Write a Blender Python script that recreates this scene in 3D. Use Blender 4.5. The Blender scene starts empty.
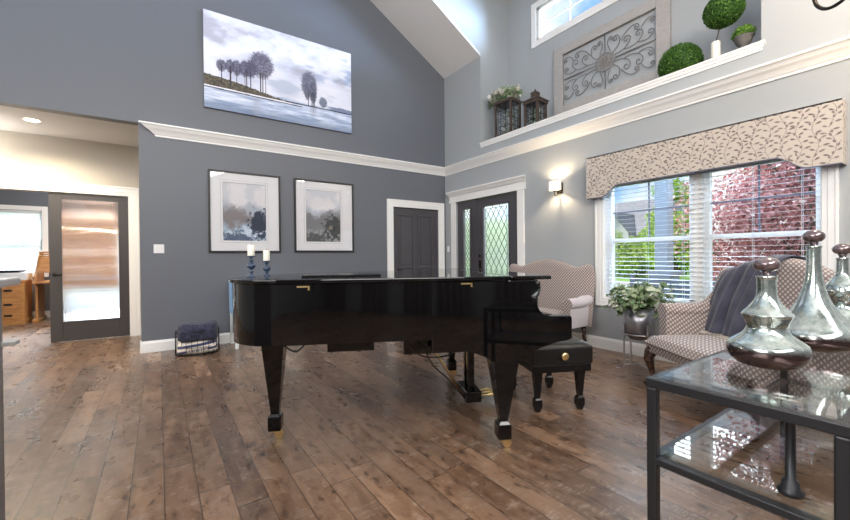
import bpy, math, random
import numpy as np
from mathutils import Vector, Matrix
sin, cos, pi = math.sin, math.cos, math.pi
scene = bpy.context.scene
col = scene.collection

# ---------------------------------------------------------------- camera
cd = bpy.data.cameras.new('camera'); cam = bpy.data.objects.new('camera', cd); col.objects.link(cam)
cd.sensor_width = 36; cd.lens = 16.511; cd.clip_start = .02; cd.clip_end = 400
_r = Vector((0.82601896, -0.56356787, -0.00916139)); _u = Vector((0.01139178, 0.00044189, 0.99993501)); _f = Vector((0.5635272, 0.82606964, -0.00678505))
cam.matrix_world = Matrix(((_r.x, _u.x, -_f.x, 0), (_r.y, _u.y, -_f.y, 0), (_r.z, _u.z, -_f.z, 1.2), (0, 0, 0, 1)))
scene.camera = cam

# ---------------------------------------------------------------- world, sun, large lights, exposure
w = bpy.data.worlds.new('sky'); scene.world = w; w.use_nodes = True
nt = w.node_tree; nt.nodes.clear()
def N(nt, t, **k):
    n = nt.nodes.new(t)
    for a, b in k.items(): setattr(n, a, b)
    return n
out = N(nt, 'ShaderNodeOutputWorld'); bg = N(nt, 'ShaderNodeBackground'); tc = N(nt, 'ShaderNodeTexCoord')
nz = N(nt, 'ShaderNodeTexNoise'); nz.inputs['Scale'].default_value = 3.5; nz.inputs['Detail'].default_value = 7; nz.inputs['Roughness'].default_value = .55
cr = N(nt, 'ShaderNodeValToRGB'); cr.color_ramp.elements[0].position = .38; cr.color_ramp.elements[0].color = (.27, .49, .88, 1)
cr.color_ramp.elements[1].position = .52; cr.color_ramp.elements[1].color = (.95, .97, 1, 1)
nt.links.new(tc.outputs['Generated'], nz.inputs['Vector']); nt.links.new(nz.outputs['Fac'], cr.inputs['Fac'])
nt.links.new(cr.outputs['Color'], bg.inputs['Color']); bg.inputs['Strength'].default_value = .85
nt.links.new(bg.outputs[0], out.inputs['Surface'])

def area(name, loc, aim, sx, sy, power, color=(1, 1, 1)):
    l = bpy.data.lights.new(name, 'AREA'); l.shape = 'RECTANGLE'; l.size = sx; l.size_y = sy; l.energy = power; l.color = color
    o = bpy.data.objects.new(name, l); col.objects.link(o); o.location = loc
    o.rotation_euler = (Vector(aim) - Vector(loc)).to_track_quat('-Z', 'Y').to_euler(); return o
sl = bpy.data.lights.new('sun', 'SUN'); sl.energy = 2.4; sl.angle = .02; sl.color = (1, .95, .86)
so = bpy.data.objects.new('sun', sl); col.objects.link(so); so.rotation_euler = Vector((.5, -.65, -.75)).to_track_quat('-Z', 'Y').to_euler()
# added fill panels behind the camera and to its left, no windows there
area('fill_light', (0.4, -3.3, 4.4), (1.6, 5, 1.6), 6.0, 2.6, 330, (1, .97, .94))
area('fill_light', (-3.85, 1.2, 3.0), (4.6, 2.6, 1.6), 4.5, 3.0, 170, (1, .96, .92))
# daylight through the front window, the dormer window, the door glass and the office window
area('sky_light', (8.6, 1.8, 5.0), (4.0, 1.9, .9), 6.0, 4.0, 430, (.90, .95, 1))
area('sky_light', (8.2, 5.0, 4.6), (4.0, 5.0, .9), 2.5, 2.5, 90, (.90, .95, 1))
area('sky_light', (7.6, 3.2, 5.0), (4.0, 3.8, 5.15), 3.2, 1.2, 1500, (.50, .70, 1))
area('sky_light', (-2.2, 13.6, 4.2), (-1.8, 9.5, .6), 4.5, 2.2, 1700, (.82, .9, 1))
def bulb(name, loc, e, c, r=.08):
    l = bpy.data.lights.new(name, 'POINT'); l.energy = e; l.color = c; l.shadow_soft_size = r; o = bpy.data.objects.new(name, l); col.objects.link(o); o.location = loc; return o
bulb('hall_fill_light', (-2.1, 7.3, 2.5), 14, (1, .93, .84), .1); bulb('office_fill_light', (-.2, 9.6, 2.6), 110, (1, .97, .94)); bulb('chandelier_bulb', (3.62, .35, 3.75), 62, (1, .80, .60), .2)  # hall and office points are added unseen fill without fixtures
vs = scene.view_settings; scene.display_settings.display_device = 'sRGB'
vs.view_transform = 'Standard'; vs.look = 'None'; vs.gamma = 1; vs.use_curve_mapping = False; vs.exposure = 0.7
scene.cycles.max_bounces = 10; scene.cycles.transparent_max_bounces = 16; scene.cycles.sample_clamp_indirect = 6
scene.cycles.caustics_reflective = False; scene.cycles.caustics_refractive = False

# ---------------------------------------------------------------- mesh helpers
class MB:
    def __init__(s): s.v = []; s.f = []; s.sm = []
    def add(s, v, f, smooth=False):
        b = len(s.v); s.v += [tuple(p) for p in v]; s.f += [tuple(i + b for i in q) for q in f]; s.sm += [smooth] * len(f); return s
    def box(s, a, b, M=None):
        x0, y0, z0 = a; x1, y1, z1 = b
        v = [Vector(p) for p in ((x0,y0,z0),(x1,y0,z0),(x1,y1,z0),(x0,y1,z0),(x0,y0,z1),(x1,y0,z1),(x1,y1,z1),(x0,y1,z1))]
        if M is not None: v = [M @ p for p in v]
        return s.add(v, [(0,3,2,1),(4,5,6,7),(0,1,5,4),(1,2,6,5),(2,3,7,6),(3,0,4,7)])
    def cbox(s, c, d, M=None):
        return s.box([c[i] - d[i] / 2 for i in range(3)], [c[i] + d[i] / 2 for i in range(3)], M)
    def frustum(s, c0, d0, c1, d1):       # rectangular taper from (centre, size xy) to (centre, size xy)
        v = []
        for c, d in ((c0, d0), (c1, d1)):
            for sx, sy in ((-1,-1),(1,-1),(1,1),(-1,1)): v.append((c[0] + sx*d[0]/2, c[1] + sy*d[1]/2, c[2]))
        f = [(0,1,5,4),(1,2,6,5),(2,3,7,6),(3,0,4,7)]
        if c1[2] > c0[2]: f += [(0,3,2,1),(4,5,6,7)]
        else: f = [q[::-1] for q in f] + [(0,1,2,3),(7,6,5,4)]
        return s.add(v, f)
    def lathe(s, prof, c=(0,0,0), n=32, sx=1, sy=1, cap=True):
        v = []; f = []
        for r, z in prof:
            for i in range(n): a = 2*pi*i/n; v.append((c[0]+sx*r*cos(a), c[1]+sy*r*sin(a), c[2]+z))
        for j in range(len(prof)-1):
            for i in range(n): k = (i+1) % n; f.append((j*n+i, j*n+k, (j+1)*n+k, (j+1)*n+i))
        s.add(v, f, True)
        if cap:
            b = len(s.v) - len(v)
            s.f.append(tuple(b+i for i in range(n))[::-1]); s.sm.append(False)
            s.f.append(tuple(b+(len(prof)-1)*n+i for i in range(n))); s.sm.append(False)
        return s
    def tube(s, pts, r, n=8, closed=False):
        pts = [Vector(p) for p in pts]; m = len(pts); v = []; f = []; nrm = None
        for i, p in enumerate(pts):
            if closed: t = pts[(i+1) % m] - pts[i-1]
            else: t = pts[min(i+1, m-1)] - pts[max(i-1, 0)]
            t.normalize()
            if nrm is None: nrm = t.orthogonal().normalized()
            else:
                nrm = nrm - t * nrm.dot(t)
                nrm = nrm.normalized() if nrm.length > 1e-6 else t.orthogonal().normalized()
            bn = t.cross(nrm); rr = r[i] if isinstance(r, (list, tuple)) else r
            for j in range(n): a = 2*pi*j/n; v.append(p + nrm*(rr*cos(a)) + bn*(rr*sin(a)))
        for i in range(m if closed else m-1):
            k = (i+1) % m
            for j in range(n): l = (j+1) % n; f.append((i*n+j, i*n+l, k*n+l, k*n+j))
        s.add(v, f, True)
        if not closed:
            b = len(s.v) - len(v)
            s.f.append(tuple(b+j for j in range(n))[::-1]); s.sm.append(False)
            s.f.append(tuple(b+(m-1)*n+j for j in range(n))); s.sm.append(False)
        return s
    def prism(s, poly, a, b, ax=2, smooth=False):   # polygon extruded along axis ax from a to b
        def P(p, h):
            q = list(p); q.insert(ax, h); return tuple(q)
        n = len(poly); v = [P(p, a) for p in poly] + [P(p, b) for p in poly]
        ar = sum(poly[i][0]*poly[(i+1)%n][1] - poly[(i+1)%n][0]*poly[i][1] for i in range(n))
        flip = (ar < 0) != (ax == 1) != (b < a)
        side = [(i, (i+1)%n, n+(i+1)%n, n+i) for i in range(n)]
        caps = [tuple(range(n))[::-1], tuple(range(n, 2*n))]
        if flip: side = [q[::-1] for q in side]; caps = [q[::-1] for q in caps]
        b0 = len(s.v); s.add(v, side, smooth)
        for c in caps: s.f.append(tuple(b0+i for i in c)); s.sm.append(False)
        return s
    def ball(s, c, r, n=20, m=12, fn=None):
        rx, ry, rz = r if isinstance(r, (tuple, list)) else (r, r, r); v = []; f = []
        for j in range(m+1):
            th = pi*j/m
            for i in range(n):
                a = 2*pi*i/n; d = Vector((sin(th)*cos(a), sin(th)*sin(a), -cos(th))); k = fn(d) if fn else 1
                v.append((c[0]+rx*d.x*k, c[1]+ry*d.y*k, c[2]+rz*d.z*k))
        for j in range(m):
            for i in range(n): k = (i+1) % n; f.append((j*n+i, j*n+k, (j+1)*n+k, (j+1)*n+i))
        return s.add(v, f, True)
    def sheet(s, fn, nu, nv, thick=0.0):   # surface fn(u,v)->point, thickness by offset along normals
        P = [[Vector(fn(i/nu, j/nv)) for j in range(nv+1)] for i in range(nu+1)]
        v = []; f = []
        def idx(i, j): return i*(nv+1)+j
        Nn = []
        for i in range(nu+1):
            for j in range(nv+1):
                du = P[min(i+1,nu)][j]-P[max(i-1,0)][j]; dv = P[i][min(j+1,nv)]-P[i][max(j-1,0)]
                n_ = du.cross(dv); n_ = n_.normalized() if n_.length > 1e-12 else Vector((0,0,1)); Nn.append(n_); v.append(P[i][j])
        for i in range(nu):
            for j in range(nv): f.append((idx(i,j), idx(i+1,j), idx(i+1,j+1), idx(i,j+1)))
        if thick:
            o = len(v); v += [v[k]-Nn[k]*thick for k in range(o)]
            f += [tuple(q+o for q in t[::-1]) for t in list(f)]
            edge = [idx(i,0) for i in range(nu+1)] + [idx(nu,j) for j in range(1,nv+1)] + [idx(i,nv) for i in range(nu-1,-1,-1)] + [idx(0,j) for j in range(nv-1,0,-1)]
            for a in range(len(edge)): e0, e1 = edge[a], edge[(a+1)%len(edge)]; f.append((e0+o, e1+o, e1, e0))
        return s.add(v, f, True)
    def build(s, name, mat, parent=None, bevel=0, seg=2, M=None, matrix=None):
        me = bpy.data.meshes.new(name); v = s.v
        if M is not None: v = [tuple(M @ Vector(p)) for p in v]
        me.from_pydata(v, [], s.f); me.polygons.foreach_set('use_smooth', s.sm); me.update()
        me.materials.append(mat)
        o = bpy.data.objects.new(name, me); col.objects.link(o)
        if parent is not None: o.parent = parent
        if matrix is not None: o.matrix_world = matrix
        if bevel:
            m = o.modifiers.new('bevel', 'BEVEL'); m.width = bevel; m.segments = seg; m.limit_method = 'ANGLE'; m.angle_limit = .6; m.harden_normals = False
        return o

def thing(name, label, cat, loc=(0,0,0), rz=0, group=None):
    o = bpy.data.objects.new(name, None); col.objects.link(o); o.empty_display_size = .1
    o.location = loc; o.rotation_euler = (0, 0, rz); o['label'] = label; o['category'] = cat
    if group: o['group'] = group
    bpy.context.view_layer.update()
    return o
def tag(o, label, cat, group=None, kind=None):
    o['label'] = label; o['category'] = cat
    if group: o['group'] = group
    if kind: o['kind'] = kind
    return o
def struct(o): o['kind'] = 'structure'; return o
def RZ(a): return Matrix.Rotation(a, 4, 'Z')

# ---------------------------------------------------------------- materials
def mat(name, color=(.5,.5,.5), rough=.5, metal=0, spec=None, coat=0, trans=0, ior=None, emit=None, es=0, bump=None, sheen=0, var=None):
    m = bpy.data.materials.new(name); m.use_nodes = True; t = m.node_tree; b = t.nodes['Principled BSDF']
    b.inputs['Base Color'].default_value = (*color, 1); b.inputs['Roughness'].default_value = rough; b.inputs['Metallic'].default_value = metal
    if spec is not None: b.inputs['Specular IOR Level'].default_value = spec
    b.inputs['Coat Weight'].default_value = coat; b.inputs['Coat Roughness'].default_value = .03
    b.inputs['Transmission Weight'].default_value = trans; b.inputs['Sheen Weight'].default_value = sheen
    if ior: b.inputs['IOR'].default_value = ior
    if emit: b.inputs['Emission Color'].default_value = (*emit, 1); b.inputs['Emission Strength'].default_value = es
    tcn = N(t, 'ShaderNodeTexCoord')
    if bump:
        n = N(t, 'ShaderNodeTexNoise'); n.inputs['Scale'].default_value = bump[0]; n.inputs['Detail'].default_value = 4
        bp = N(t, 'ShaderNodeBump'); bp.inputs['Strength'].default_value = bump[1]; bp.inputs['Distance'].default_value = .01
        t.links.new(tcn.outputs['Object'], n.inputs['Vector']); t.links.new(n.outputs['Fac'], bp.inputs['Height']); t.links.new(bp.outputs[0], b.inputs['Normal'])
    if var:   # (scale, colour2, lo, hi)
        n = N(t, 'ShaderNodeTexNoise'); n.inputs['Scale'].default_value = var[0]; n.inputs['Detail'].default_value = 5
        if len(var) > 4:
            mp = N(t, 'ShaderNodeMapping'); mp.inputs['Scale'].default_value = var[4]; t.links.new(tcn.outputs['Object'], mp.inputs['Vector']); t.links.new(mp.outputs[0], n.inputs['Vector'])
        else: t.links.new(tcn.outputs['Object'], n.inputs['Vector'])
        r = N(t, 'ShaderNodeValToRGB'); r.color_ramp.elements[0].position = var[2]; r.color_ramp.elements[1].position = var[3]
        r.color_ramp.elements[0].color = (*color, 1); r.color_ramp.elements[1].color = (*var[1], 1)
        t.links.new(n.outputs['Fac'], r.inputs['Fac']); t.links.new(r.outputs[0], b.inputs['Base Color'])
    return m
def attr_mat(name, rough=.6, spec=.3):
    m = mat(name, rough=rough, spec=spec); t = m.node_tree; a = N(t, 'ShaderNodeAttribute'); a.attribute_name = 'paint'
    t.links.new(a.outputs['Color'], t.nodes['Principled BSDF'].inputs['Base Color']); return m
def thin_glass(name, tint=(1,1,1), refl=1.0, rough=0.0):
    m = bpy.data.materials.new(name); m.use_nodes = True; t = m.node_tree; t.nodes.clear()
    o = N(t, 'ShaderNodeOutputMaterial'); tr = N(t, 'ShaderNodeBsdfTransparent'); tr.inputs[0].default_value = (*tint, 1)
    g = N(t, 'ShaderNodeBsdfGlossy'); g.inputs['Roughness'].default_value = rough
    fr = N(t, 'ShaderNodeLayerWeight'); fr.inputs['Blend'].default_value = .5; pw = N(t, 'ShaderNodeMath', operation='POWER'); pw.inputs[1].default_value = 4.0; ad = N(t, 'ShaderNodeMath', operation='MULTIPLY_ADD'); ad.inputs[1].default_value = .85; ad.inputs[2].default_value = .045; t.links.new(fr.outputs['Facing'], pw.inputs[0]); t.links.new(pw.outputs[0], ad.inputs[0]); mu = N(t, 'ShaderNodeMath', operation='MULTIPLY', use_clamp=True); mu.inputs[1].default_value = refl
    mx = N(t, 'ShaderNodeMixShader'); t.links.new(ad.outputs[0], mu.inputs[0]); t.links.new(mu.outputs[0], mx.inputs[0]); t.links.new(tr.outputs[0], mx.inputs[1]); t.links.new(g.outputs[0], mx.inputs[2]); t.links.new(mx.outputs[0], o.inputs[0])
    return m

M = {}
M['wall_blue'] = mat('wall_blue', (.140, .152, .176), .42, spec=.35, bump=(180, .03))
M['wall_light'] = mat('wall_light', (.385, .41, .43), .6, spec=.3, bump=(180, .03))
M['wall_beige'] = mat('wall_beige', (.56, .52, .45), .6, spec=.3, bump=(180, .03))
M['ceiling'] = mat('ceiling', (.72, .72, .72), .8, spec=.2, bump=(120, .03))
M['trim'] = mat('trim', (.86, .86, .85), .35, spec=.4)
M['blind'] = mat('blind', (.62, .65, .68), .4, spec=.4)
M['door_dark'] = mat('door_dark', (.072, .068, .078), .33, spec=.5)
M['door_taupe'] = mat('door_taupe', (.052, .047, .046), .42, spec=.4)
M['bronze'] = mat('bronze', (.03, .024, .02), .35, metal=.8)
M['black_gloss'] = mat('black_gloss', (.0025, .0025, .003), .045, spec=.5, coat=.15)
M['black_satin'] = mat('black_satin', (.006, .006, .007), .25, spec=.5)
M['brass'] = mat('brass', (.98, .76, .38), .28, metal=1)
M['steel'] = mat('steel', (.5, .5, .52), .35, metal=1)
M['cable'] = mat('cable', (.01, .01, .01), .5)
M['leather'] = mat('leather', (.011, .011, .012), .32, spec=.5, bump=(90, .12))
M['white_paint'] = mat('white_paint', (.72, .76, .76), .45)
M['blue_cloth'] = mat('blue_cloth', (.22, .42, .68), .8, sheen=.3)
M['navy_ceramic'] = mat('navy_ceramic', (.025, .045, .09), .3, spec=.5, var=(14, (.06, .09, .15), .4, .7))
M['wax'] = mat('wax', (.82, .8, .7), .5)
M['wood_dark'] = mat('wood_dark', (.07, .028, .014), .25, coat=.6, var=(6, (.02, .009, .006), .35, .7, (1,1,6)))
M['pine'] = mat('pine', (.52, .25, .075), .4, var=(5, (.36, .15, .04), .35, .7, (1,8,8)))
M['lantern_wood'] = mat('lantern_wood', (.085, .06, .048), .7, var=(9, (.03, .02, .016), .35, .65, (6,6,1)), bump=(60, .3))
M['frame_black'] = mat('frame_black', (.012, .012, .013), .4)
M['mat_board'] = mat('mat_board', (.80, .80, .83), .85)
M['greywash'] = mat('greywash', (.43, .41, .40), .8, var=(14, (.33, .32, .31), .35, .7, (1,1,8)), bump=(70, .25))
M['medallion'] = mat('medallion', (.27, .25, .24), .7)
M['iron'] = mat('iron', (.17, .16, .155), .6, metal=.3)
M['table_metal'] = mat('table_metal', (.035, .037, .042), .38, metal=.6, bump=(60, .05))
M['glass'] = thin_glass('window_glass', (.97, .99, .99))
M['table_glass'] = thin_glass('table_glass', (.97, .99, .985), .9)
M['pic_glass'] = thin_glass('picture_glass', (1, 1, 1), .9)
M['counter'] = mat('counter', (.5, .5, .51), .25)
M['grey_paint'] = mat('grey_paint', (.2, .19, .19), .45)
M['planter'] = mat('planter', (.36, .36, .39), .32, metal=.9, var=(3, (.2,.19,.2), .4, .7))
M['urn'] = mat('urn', (.13, .125, .12), .8, bump=(40, .4))
M['pot_white'] = mat('pot_white', (.75, .74, .68), .5)
M['stem'] = mat('stem', (.06, .05, .03), .8)
M['soil'] = mat('soil', (.03, .022, .015), .95, bump=(60, .6))
M['plate'] = mat('plate', (.82, .82, .83), .35)
M['navy_fleece'] = mat('navy_fleece', (.018, .021, .045), .95, sheen=.12, var=(30, (.05, .055, .10), .4, .7), bump=(90, .6))
M['throw_grey'] = mat('throw_grey', (.045, .047, .075), .9, sheen=.25, var=(8, (.075, .078, .115), .4, .65), bump=(240, .35))
M['stripe_thread'] = mat('stripe_thread', (.22, .22, .27), .9)
M['fringe'] = mat('fringe', (.55, .5, .44), .9)
M['cream_cloth'] = mat('cream_cloth', (.65, .6, .54), .9, bump=(120, .4))
M['lining'] = mat('lining', (.16, .16, .2), .8)
M['white_box'] = mat('white_box', (.75, .78, .82), .4)
M['basket_wire'] = mat('basket_wire', (.015, .014, .016), .5, metal=.4)
M['shade'] = mat('shade', (.9, .85, .75), .6, emit=(1, .80, .56), es=1.5)
M['lamp_disc'] = mat('lamp_disc', (1, 1, 1), .5, emit=(1, .84, .62), es=12)
M['bulb'] = mat('bulb', (1, 1, 1), .5, emit=(1, .8, .5), es=3)
# outdoors
M['grass'] = mat('grass', (.22, .42, .07), .9, var=(2.5, (.34, .55, .12), .35, .7), bump=(30, .5))
M['road'] = mat('road', (.4, .4, .41), .9)
M['siding'] = mat('siding', (.62, .63, .64), .8)
M['shingle'] = mat('shingle', (.25, .24, .27), .9, var=(3, (.36, .34, .37), .4, .7, (1,1,6)))
M['column'] = mat('column', (.25, .26, .29), .7)
M['patio'] = mat('patio', (.3, .29, .28), .85)
M['bench_grey'] = mat('bench_grey', (.12, .13, .16), .6)
M['bark'] = mat('bark', (.1, .07, .05), .9, bump=(20, .6))
def leaf_mat(name, a, b, c=None, rough=.5):
    m = bpy.data.materials.new(name); m.use_nodes = True; t = m.node_tree; p = t.nodes['Principled BSDF']; p.inputs['Roughness'].default_value = rough
    at = N(t, 'ShaderNodeAttribute'); at.attribute_name = 'paint'; r = N(t, 'ShaderNodeValToRGB')
    r.color_ramp.elements[0].color = (*a, 1); r.color_ramp.elements[1].color = (*b, 1)
    if c: e = r.color_ramp.elements.new(.86); e.color = (*b, 1); r.color_ramp.elements[2].color = (*c, 1)
    t.links.new(at.outputs['Fac'], r.inputs['Fac']); t.links.new(r.outputs[0], p.inputs['Base Color'])
    tl = N(t, 'ShaderNodeBsdfTranslucent'); t.links.new(r.outputs[0], tl.inputs[0]); mx = N(t, 'ShaderNodeMixShader'); mx.inputs[0].default_value = .35
    t.links.new(p.outputs[0], mx.inputs[1]); t.links.new(tl.outputs[0], mx.inputs[2]); t.links.new(mx.outputs[0], t.nodes['Material Output'].inputs[0]); return m
M['leaf_red'] = leaf_mat('leaf_red', (.22, .05, .055), (.56, .24, .23), (.88, .72, .66))
M['leaf_green'] = leaf_mat('leaf_green', (.16, .34, .03), (.55, .7, .10), (.85, .88, .25))
M['leaf_dark'] = leaf_mat('leaf_dark', (.02, .07, .015), (.07, .17, .03))
M['box_leaf'] = leaf_mat('box_leaf', (.02, .075, .012), (.10, .25, .03), (.24, .44, .08))
M['lime_leaf'] = leaf_mat('lime_leaf', (.05, .14, .012), (.2, .38, .05))
M['var_leaf'] = leaf_mat('var_leaf', (.07, .16, .05), (.48, .56, .36), (.88, .90, .80))
M['petal'] = leaf_mat('petal', (.6, .6, .54), (.85, .84, .78))

def mathn(t, op, a, b=None, c=None):
    n = N(t, 'ShaderNodeMath', operation=op)
    for i, x in enumerate((a, b, c)):
        if x is None: continue
        if isinstance(x, (int, float)): n.inputs[i].default_value = x
        else: t.links.new(x, n.inputs[i])
    return n.outputs[0]
def floor_material():
    m = mat('wood_floor', rough=.32, spec=.5); t = m.node_tree; b = t.nodes['Principled BSDF']
    tc = N(t, 'ShaderNodeTexCoord'); sp = N(t, 'ShaderNodeSeparateXYZ'); t.links.new(tc.outputs['Object'], sp.inputs[0])
    W_, L_ = .145, 1.25
    xs = mathn(t, 'DIVIDE', mathn(t, 'ADD', sp.outputs[0], 20), W_); row = mathn(t, 'FLOOR', xs); fx = mathn(t, 'FRACT', xs)
    wn = N(t, 'ShaderNodeTexWhiteNoise', noise_dimensions='1D'); t.links.new(row, wn.inputs['W'])
    ys = mathn(t, 'ADD', mathn(t, 'DIVIDE', mathn(t, 'ADD', sp.outputs[1], 20), L_), mathn(t, 'MULTIPLY', wn.outputs['Value'], 7.3))
    pl = mathn(t, 'FLOOR', ys); fy = mathn(t, 'FRACT', ys)
    cb = N(t, 'ShaderNodeCombineXYZ'); t.links.new(row, cb.inputs[0]); t.links.new(pl, cb.inputs[1])
    w2 = N(t, 'ShaderNodeTexWhiteNoise', noise_dimensions='2D'); t.links.new(cb.outputs[0], w2.inputs['Vector'])
    # grain, coordinates shifted per plank
    cb2 = N(t, 'ShaderNodeCombineXYZ'); t.links.new(mathn(t, 'MULTIPLY', sp.outputs[0], 9), cb2.inputs[0]); t.links.new(mathn(t, 'MULTIPLY', sp.outputs[1], 1.6), cb2.inputs[1]); t.links.new(mathn(t, 'MULTIPLY', w2.outputs['Value'], 37), cb2.inputs[2])
    g = N(t, 'ShaderNodeTexNoise'); g.inputs['Scale'].default_value = 1.4; g.inputs['Detail'].default_value = 7; g.inputs['Roughness'].default_value = .62; g.inputs['Distortion'].default_value = .6; t.links.new(cb2.outputs[0], g.inputs['Vector'])
    cb3 = N(t, 'ShaderNodeCombineXYZ'); t.links.new(mathn(t, 'MULTIPLY', sp.outputs[0], 3), cb3.inputs[0]); t.links.new(mathn(t, 'MULTIPLY', sp.outputs[1], 1.6), cb3.inputs[1]); t.links.new(mathn(t, 'MULTIPLY', w2.outputs['Value'], 11), cb3.inputs[2])
    bl = N(t, 'ShaderNodeTexNoise'); bl.inputs['Scale'].default_value = 2.2; bl.inputs['Detail'].default_value = 3; t.links.new(cb3.outputs[0], bl.inputs['Vector'])
    kn = N(t, 'ShaderNodeTexNoise'); kn.inputs['Scale'].default_value = 6.5; kn.inputs['Detail'].default_value = 2; t.links.new(cb3.outputs[0], kn.inputs['Vector'])
    base = N(t, 'ShaderNodeValToRGB'); e = base.color_ramp.elements
    e[0].position = .28; e[0].color = (.070, .036, .020, 1); e[1].position = .72; e[1].color = (.36, .225, .145, 1)
    e_ = base.color_ramp.elements.new(.5); e_.color = (.185, .106, .064, 1)
    val = mathn(t, 'ADD', mathn(t, 'MULTIPLY', g.outputs['Fac'], .55), mathn(t, 'ADD', mathn(t, 'MULTIPLY', w2.outputs['Value'], .22), mathn(t, 'MULTIPLY', bl.outputs['Fac'], .23)))
    t.links.new(val, base.inputs['Fac'])
    # pale saw scuffs: thin short strokes inside soft patches
    cb4 = N(t, 'ShaderNodeCombineXYZ'); t.links.new(mathn(t, 'MULTIPLY', sp.outputs[0], 14), cb4.inputs[0]); t.links.new(mathn(t, 'MULTIPLY', sp.outputs[1], 60), cb4.inputs[1]); t.links.new(mathn(t, 'MULTIPLY', w2.outputs['Value'], 23), cb4.inputs[2])
    st = N(t, 'ShaderNodeTexNoise'); st.inputs['Scale'].default_value = 1.0; st.inputs['Detail'].default_value = 3; st.inputs['Distortion'].default_value = .8; t.links.new(cb4.outputs[0], st.inputs['Vector'])
    r1 = N(t, 'ShaderNodeMapRange'); r1.inputs['From Min'].default_value = .49; r1.inputs['From Max'].default_value = .62; t.links.new(kn.outputs['Fac'], r1.inputs['Value'])
    r2 = N(t, 'ShaderNodeMapRange'); r2.inputs['From Min'].default_value = .45; r2.inputs['From Max'].default_value = .68; t.links.new(st.outputs['Fac'], r2.inputs['Value'])
    sc_out = mathn(t, 'MULTIPLY', mathn(t, 'MULTIPLY', r1.outputs[0], r2.outputs[0]), .75)
    mx = N(t, 'ShaderNodeMix', data_type='RGBA'); t.links.new(sc_out, mx.inputs['Factor']); t.links.new(base.outputs[0], mx.inputs['A']); mx.inputs['B'].default_value = (.36, .28, .22, 1)
    gy_ = N(t, 'ShaderNodeTexNoise'); gy_.inputs['Scale'].default_value = .5; gy_.inputs['Detail'].default_value = 4; gy_.inputs['Roughness'].default_value = .5; t.links.new(cb2.outputs[0], gy_.inputs['Vector'])
    r3 = N(t, 'ShaderNodeMapRange'); r3.inputs['From Min'].default_value = .40; r3.inputs['From Max'].default_value = .72; t.links.new(gy_.outputs['Fac'], r3.inputs['Value'])
    mg = N(t, 'ShaderNodeMix', data_type='RGBA'); t.links.new(mathn(t, 'MULTIPLY', r3.outputs[0], .5), mg.inputs['Factor']); t.links.new(mx.outputs['Result'], mg.inputs['A']); mg.inputs['B'].default_value = (.082, .062, .052, 1); mx = mg
    dk = N(t, 'ShaderNodeMapRange'); dk.inputs['From Min'].default_value = .42; dk.inputs['From Max'].default_value = .27; t.links.new(kn.outputs['Fac'], dk.inputs['Value'])
    mx2 = N(t, 'ShaderNodeMix', data_type='RGBA'); t.links.new(mathn(t, 'MULTIPLY', dk.outputs[0], .85), mx2.inputs['Factor']); t.links.new(mx.outputs['Result'], mx2.inputs['A']); mx2.inputs['B'].default_value = (.045, .026, .018, 1)
    ex = mathn(t, 'MINIMUM', fx, mathn(t, 'SUBTRACT', 1, fx)); ey = mathn(t, 'MINIMUM', fy, mathn(t, 'SUBTRACT', 1, fy))
    gx = mathn(t, 'LESS_THAN', ex, .017); gy = mathn(t, 'LESS_THAN', ey, .0024); gr = mathn(t, 'MAXIMUM', gx, gy)
    mx3 = N(t, 'ShaderNodeMix', data_type='RGBA'); t.links.new(mathn(t, 'MULTIPLY', gr, .9), mx3.inputs['Factor']); t.links.new(mx2.outputs['Result'], mx3.inputs['A']); mx3.inputs['B'].default_value = (.04, .025, .018, 1)
    t.links.new(mx3.outputs['Result'], b.inputs['Base Color'])
    bp = N(t, 'ShaderNodeBump'); bp.inputs['Strength'].default_value = .14; bp.inputs['Distance'].default_value = .004
    t.links.new(mathn(t, 'ADD', mathn(t, 'MULTIPLY', g.outputs['Fac'], .8), mathn(t, 'MULTIPLY', gr, -1)), bp.inputs['Height']); t.links.new(bp.outputs[0], b.inputs['Normal'])
    t.links.new(mathn(t, 'ADD', .20, mathn(t, 'MULTIPLY', bl.outputs['Fac'], .18)), b.inputs['Roughness'])
    return m
M['floor'] = floor_material()
def lattice(name, base, dot, k=150.0, lo=.05, hi=.45):
    m = mat(name, rough=.9, sheen=.3); t = m.node_tree; b = t.nodes['Principled BSDF']
    tc = N(t, 'ShaderNodeTexCoord'); sp = N(t, 'ShaderNodeSeparateXYZ'); t.links.new(tc.outputs['Object'], sp.inputs[0])
    a = mathn(t, 'SINE', mathn(t, 'MULTIPLY', sp.outputs[0], k)); c = mathn(t, 'SINE', mathn(t, 'MULTIPLY', sp.outputs[1], k)); d = mathn(t, 'SINE', mathn(t, 'MULTIPLY', sp.outputs[2], k))
    a2 = mathn(t, 'COSINE', mathn(t, 'MULTIPLY', mathn(t, 'ADD', sp.outputs[0], sp.outputs[1]), k)); d2 = mathn(t, 'COSINE', mathn(t, 'MULTIPLY', mathn(t, 'ADD', sp.outputs[2], mathn(t, 'MULTIPLY', sp.outputs[1], .35)), k))
    v = mathn(t, 'MULTIPLY', a2, d2); mr = N(t, 'ShaderNodeMapRange'); mr.inputs['From Min'].default_value = lo; mr.inputs['From Max'].default_value = hi; t.links.new(v, mr.inputs['Value'])
    mx = N(t, 'ShaderNodeMix', data_type='RGBA'); t.links.new(mr.outputs[0], mx.inputs['Factor']); mx.inputs['A'].default_value = (*base, 1); mx.inputs['B'].default_value = (*dot, 1)
    t.links.new(mx.outputs['Result'], b.inputs['Base Color'])
    bp = N(t, 'ShaderNodeBump'); bp.inputs['Strength'].default_value = .2; bp.inputs['Distance'].default_value = .002; t.links.new(v, bp.inputs['Height']); t.links.new(bp.outputs[0], b.inputs['Normal']); return m
M['uphol'] = lattice('patterned_upholstery', (.21, .16, .15), (.56, .50, .465))
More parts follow.
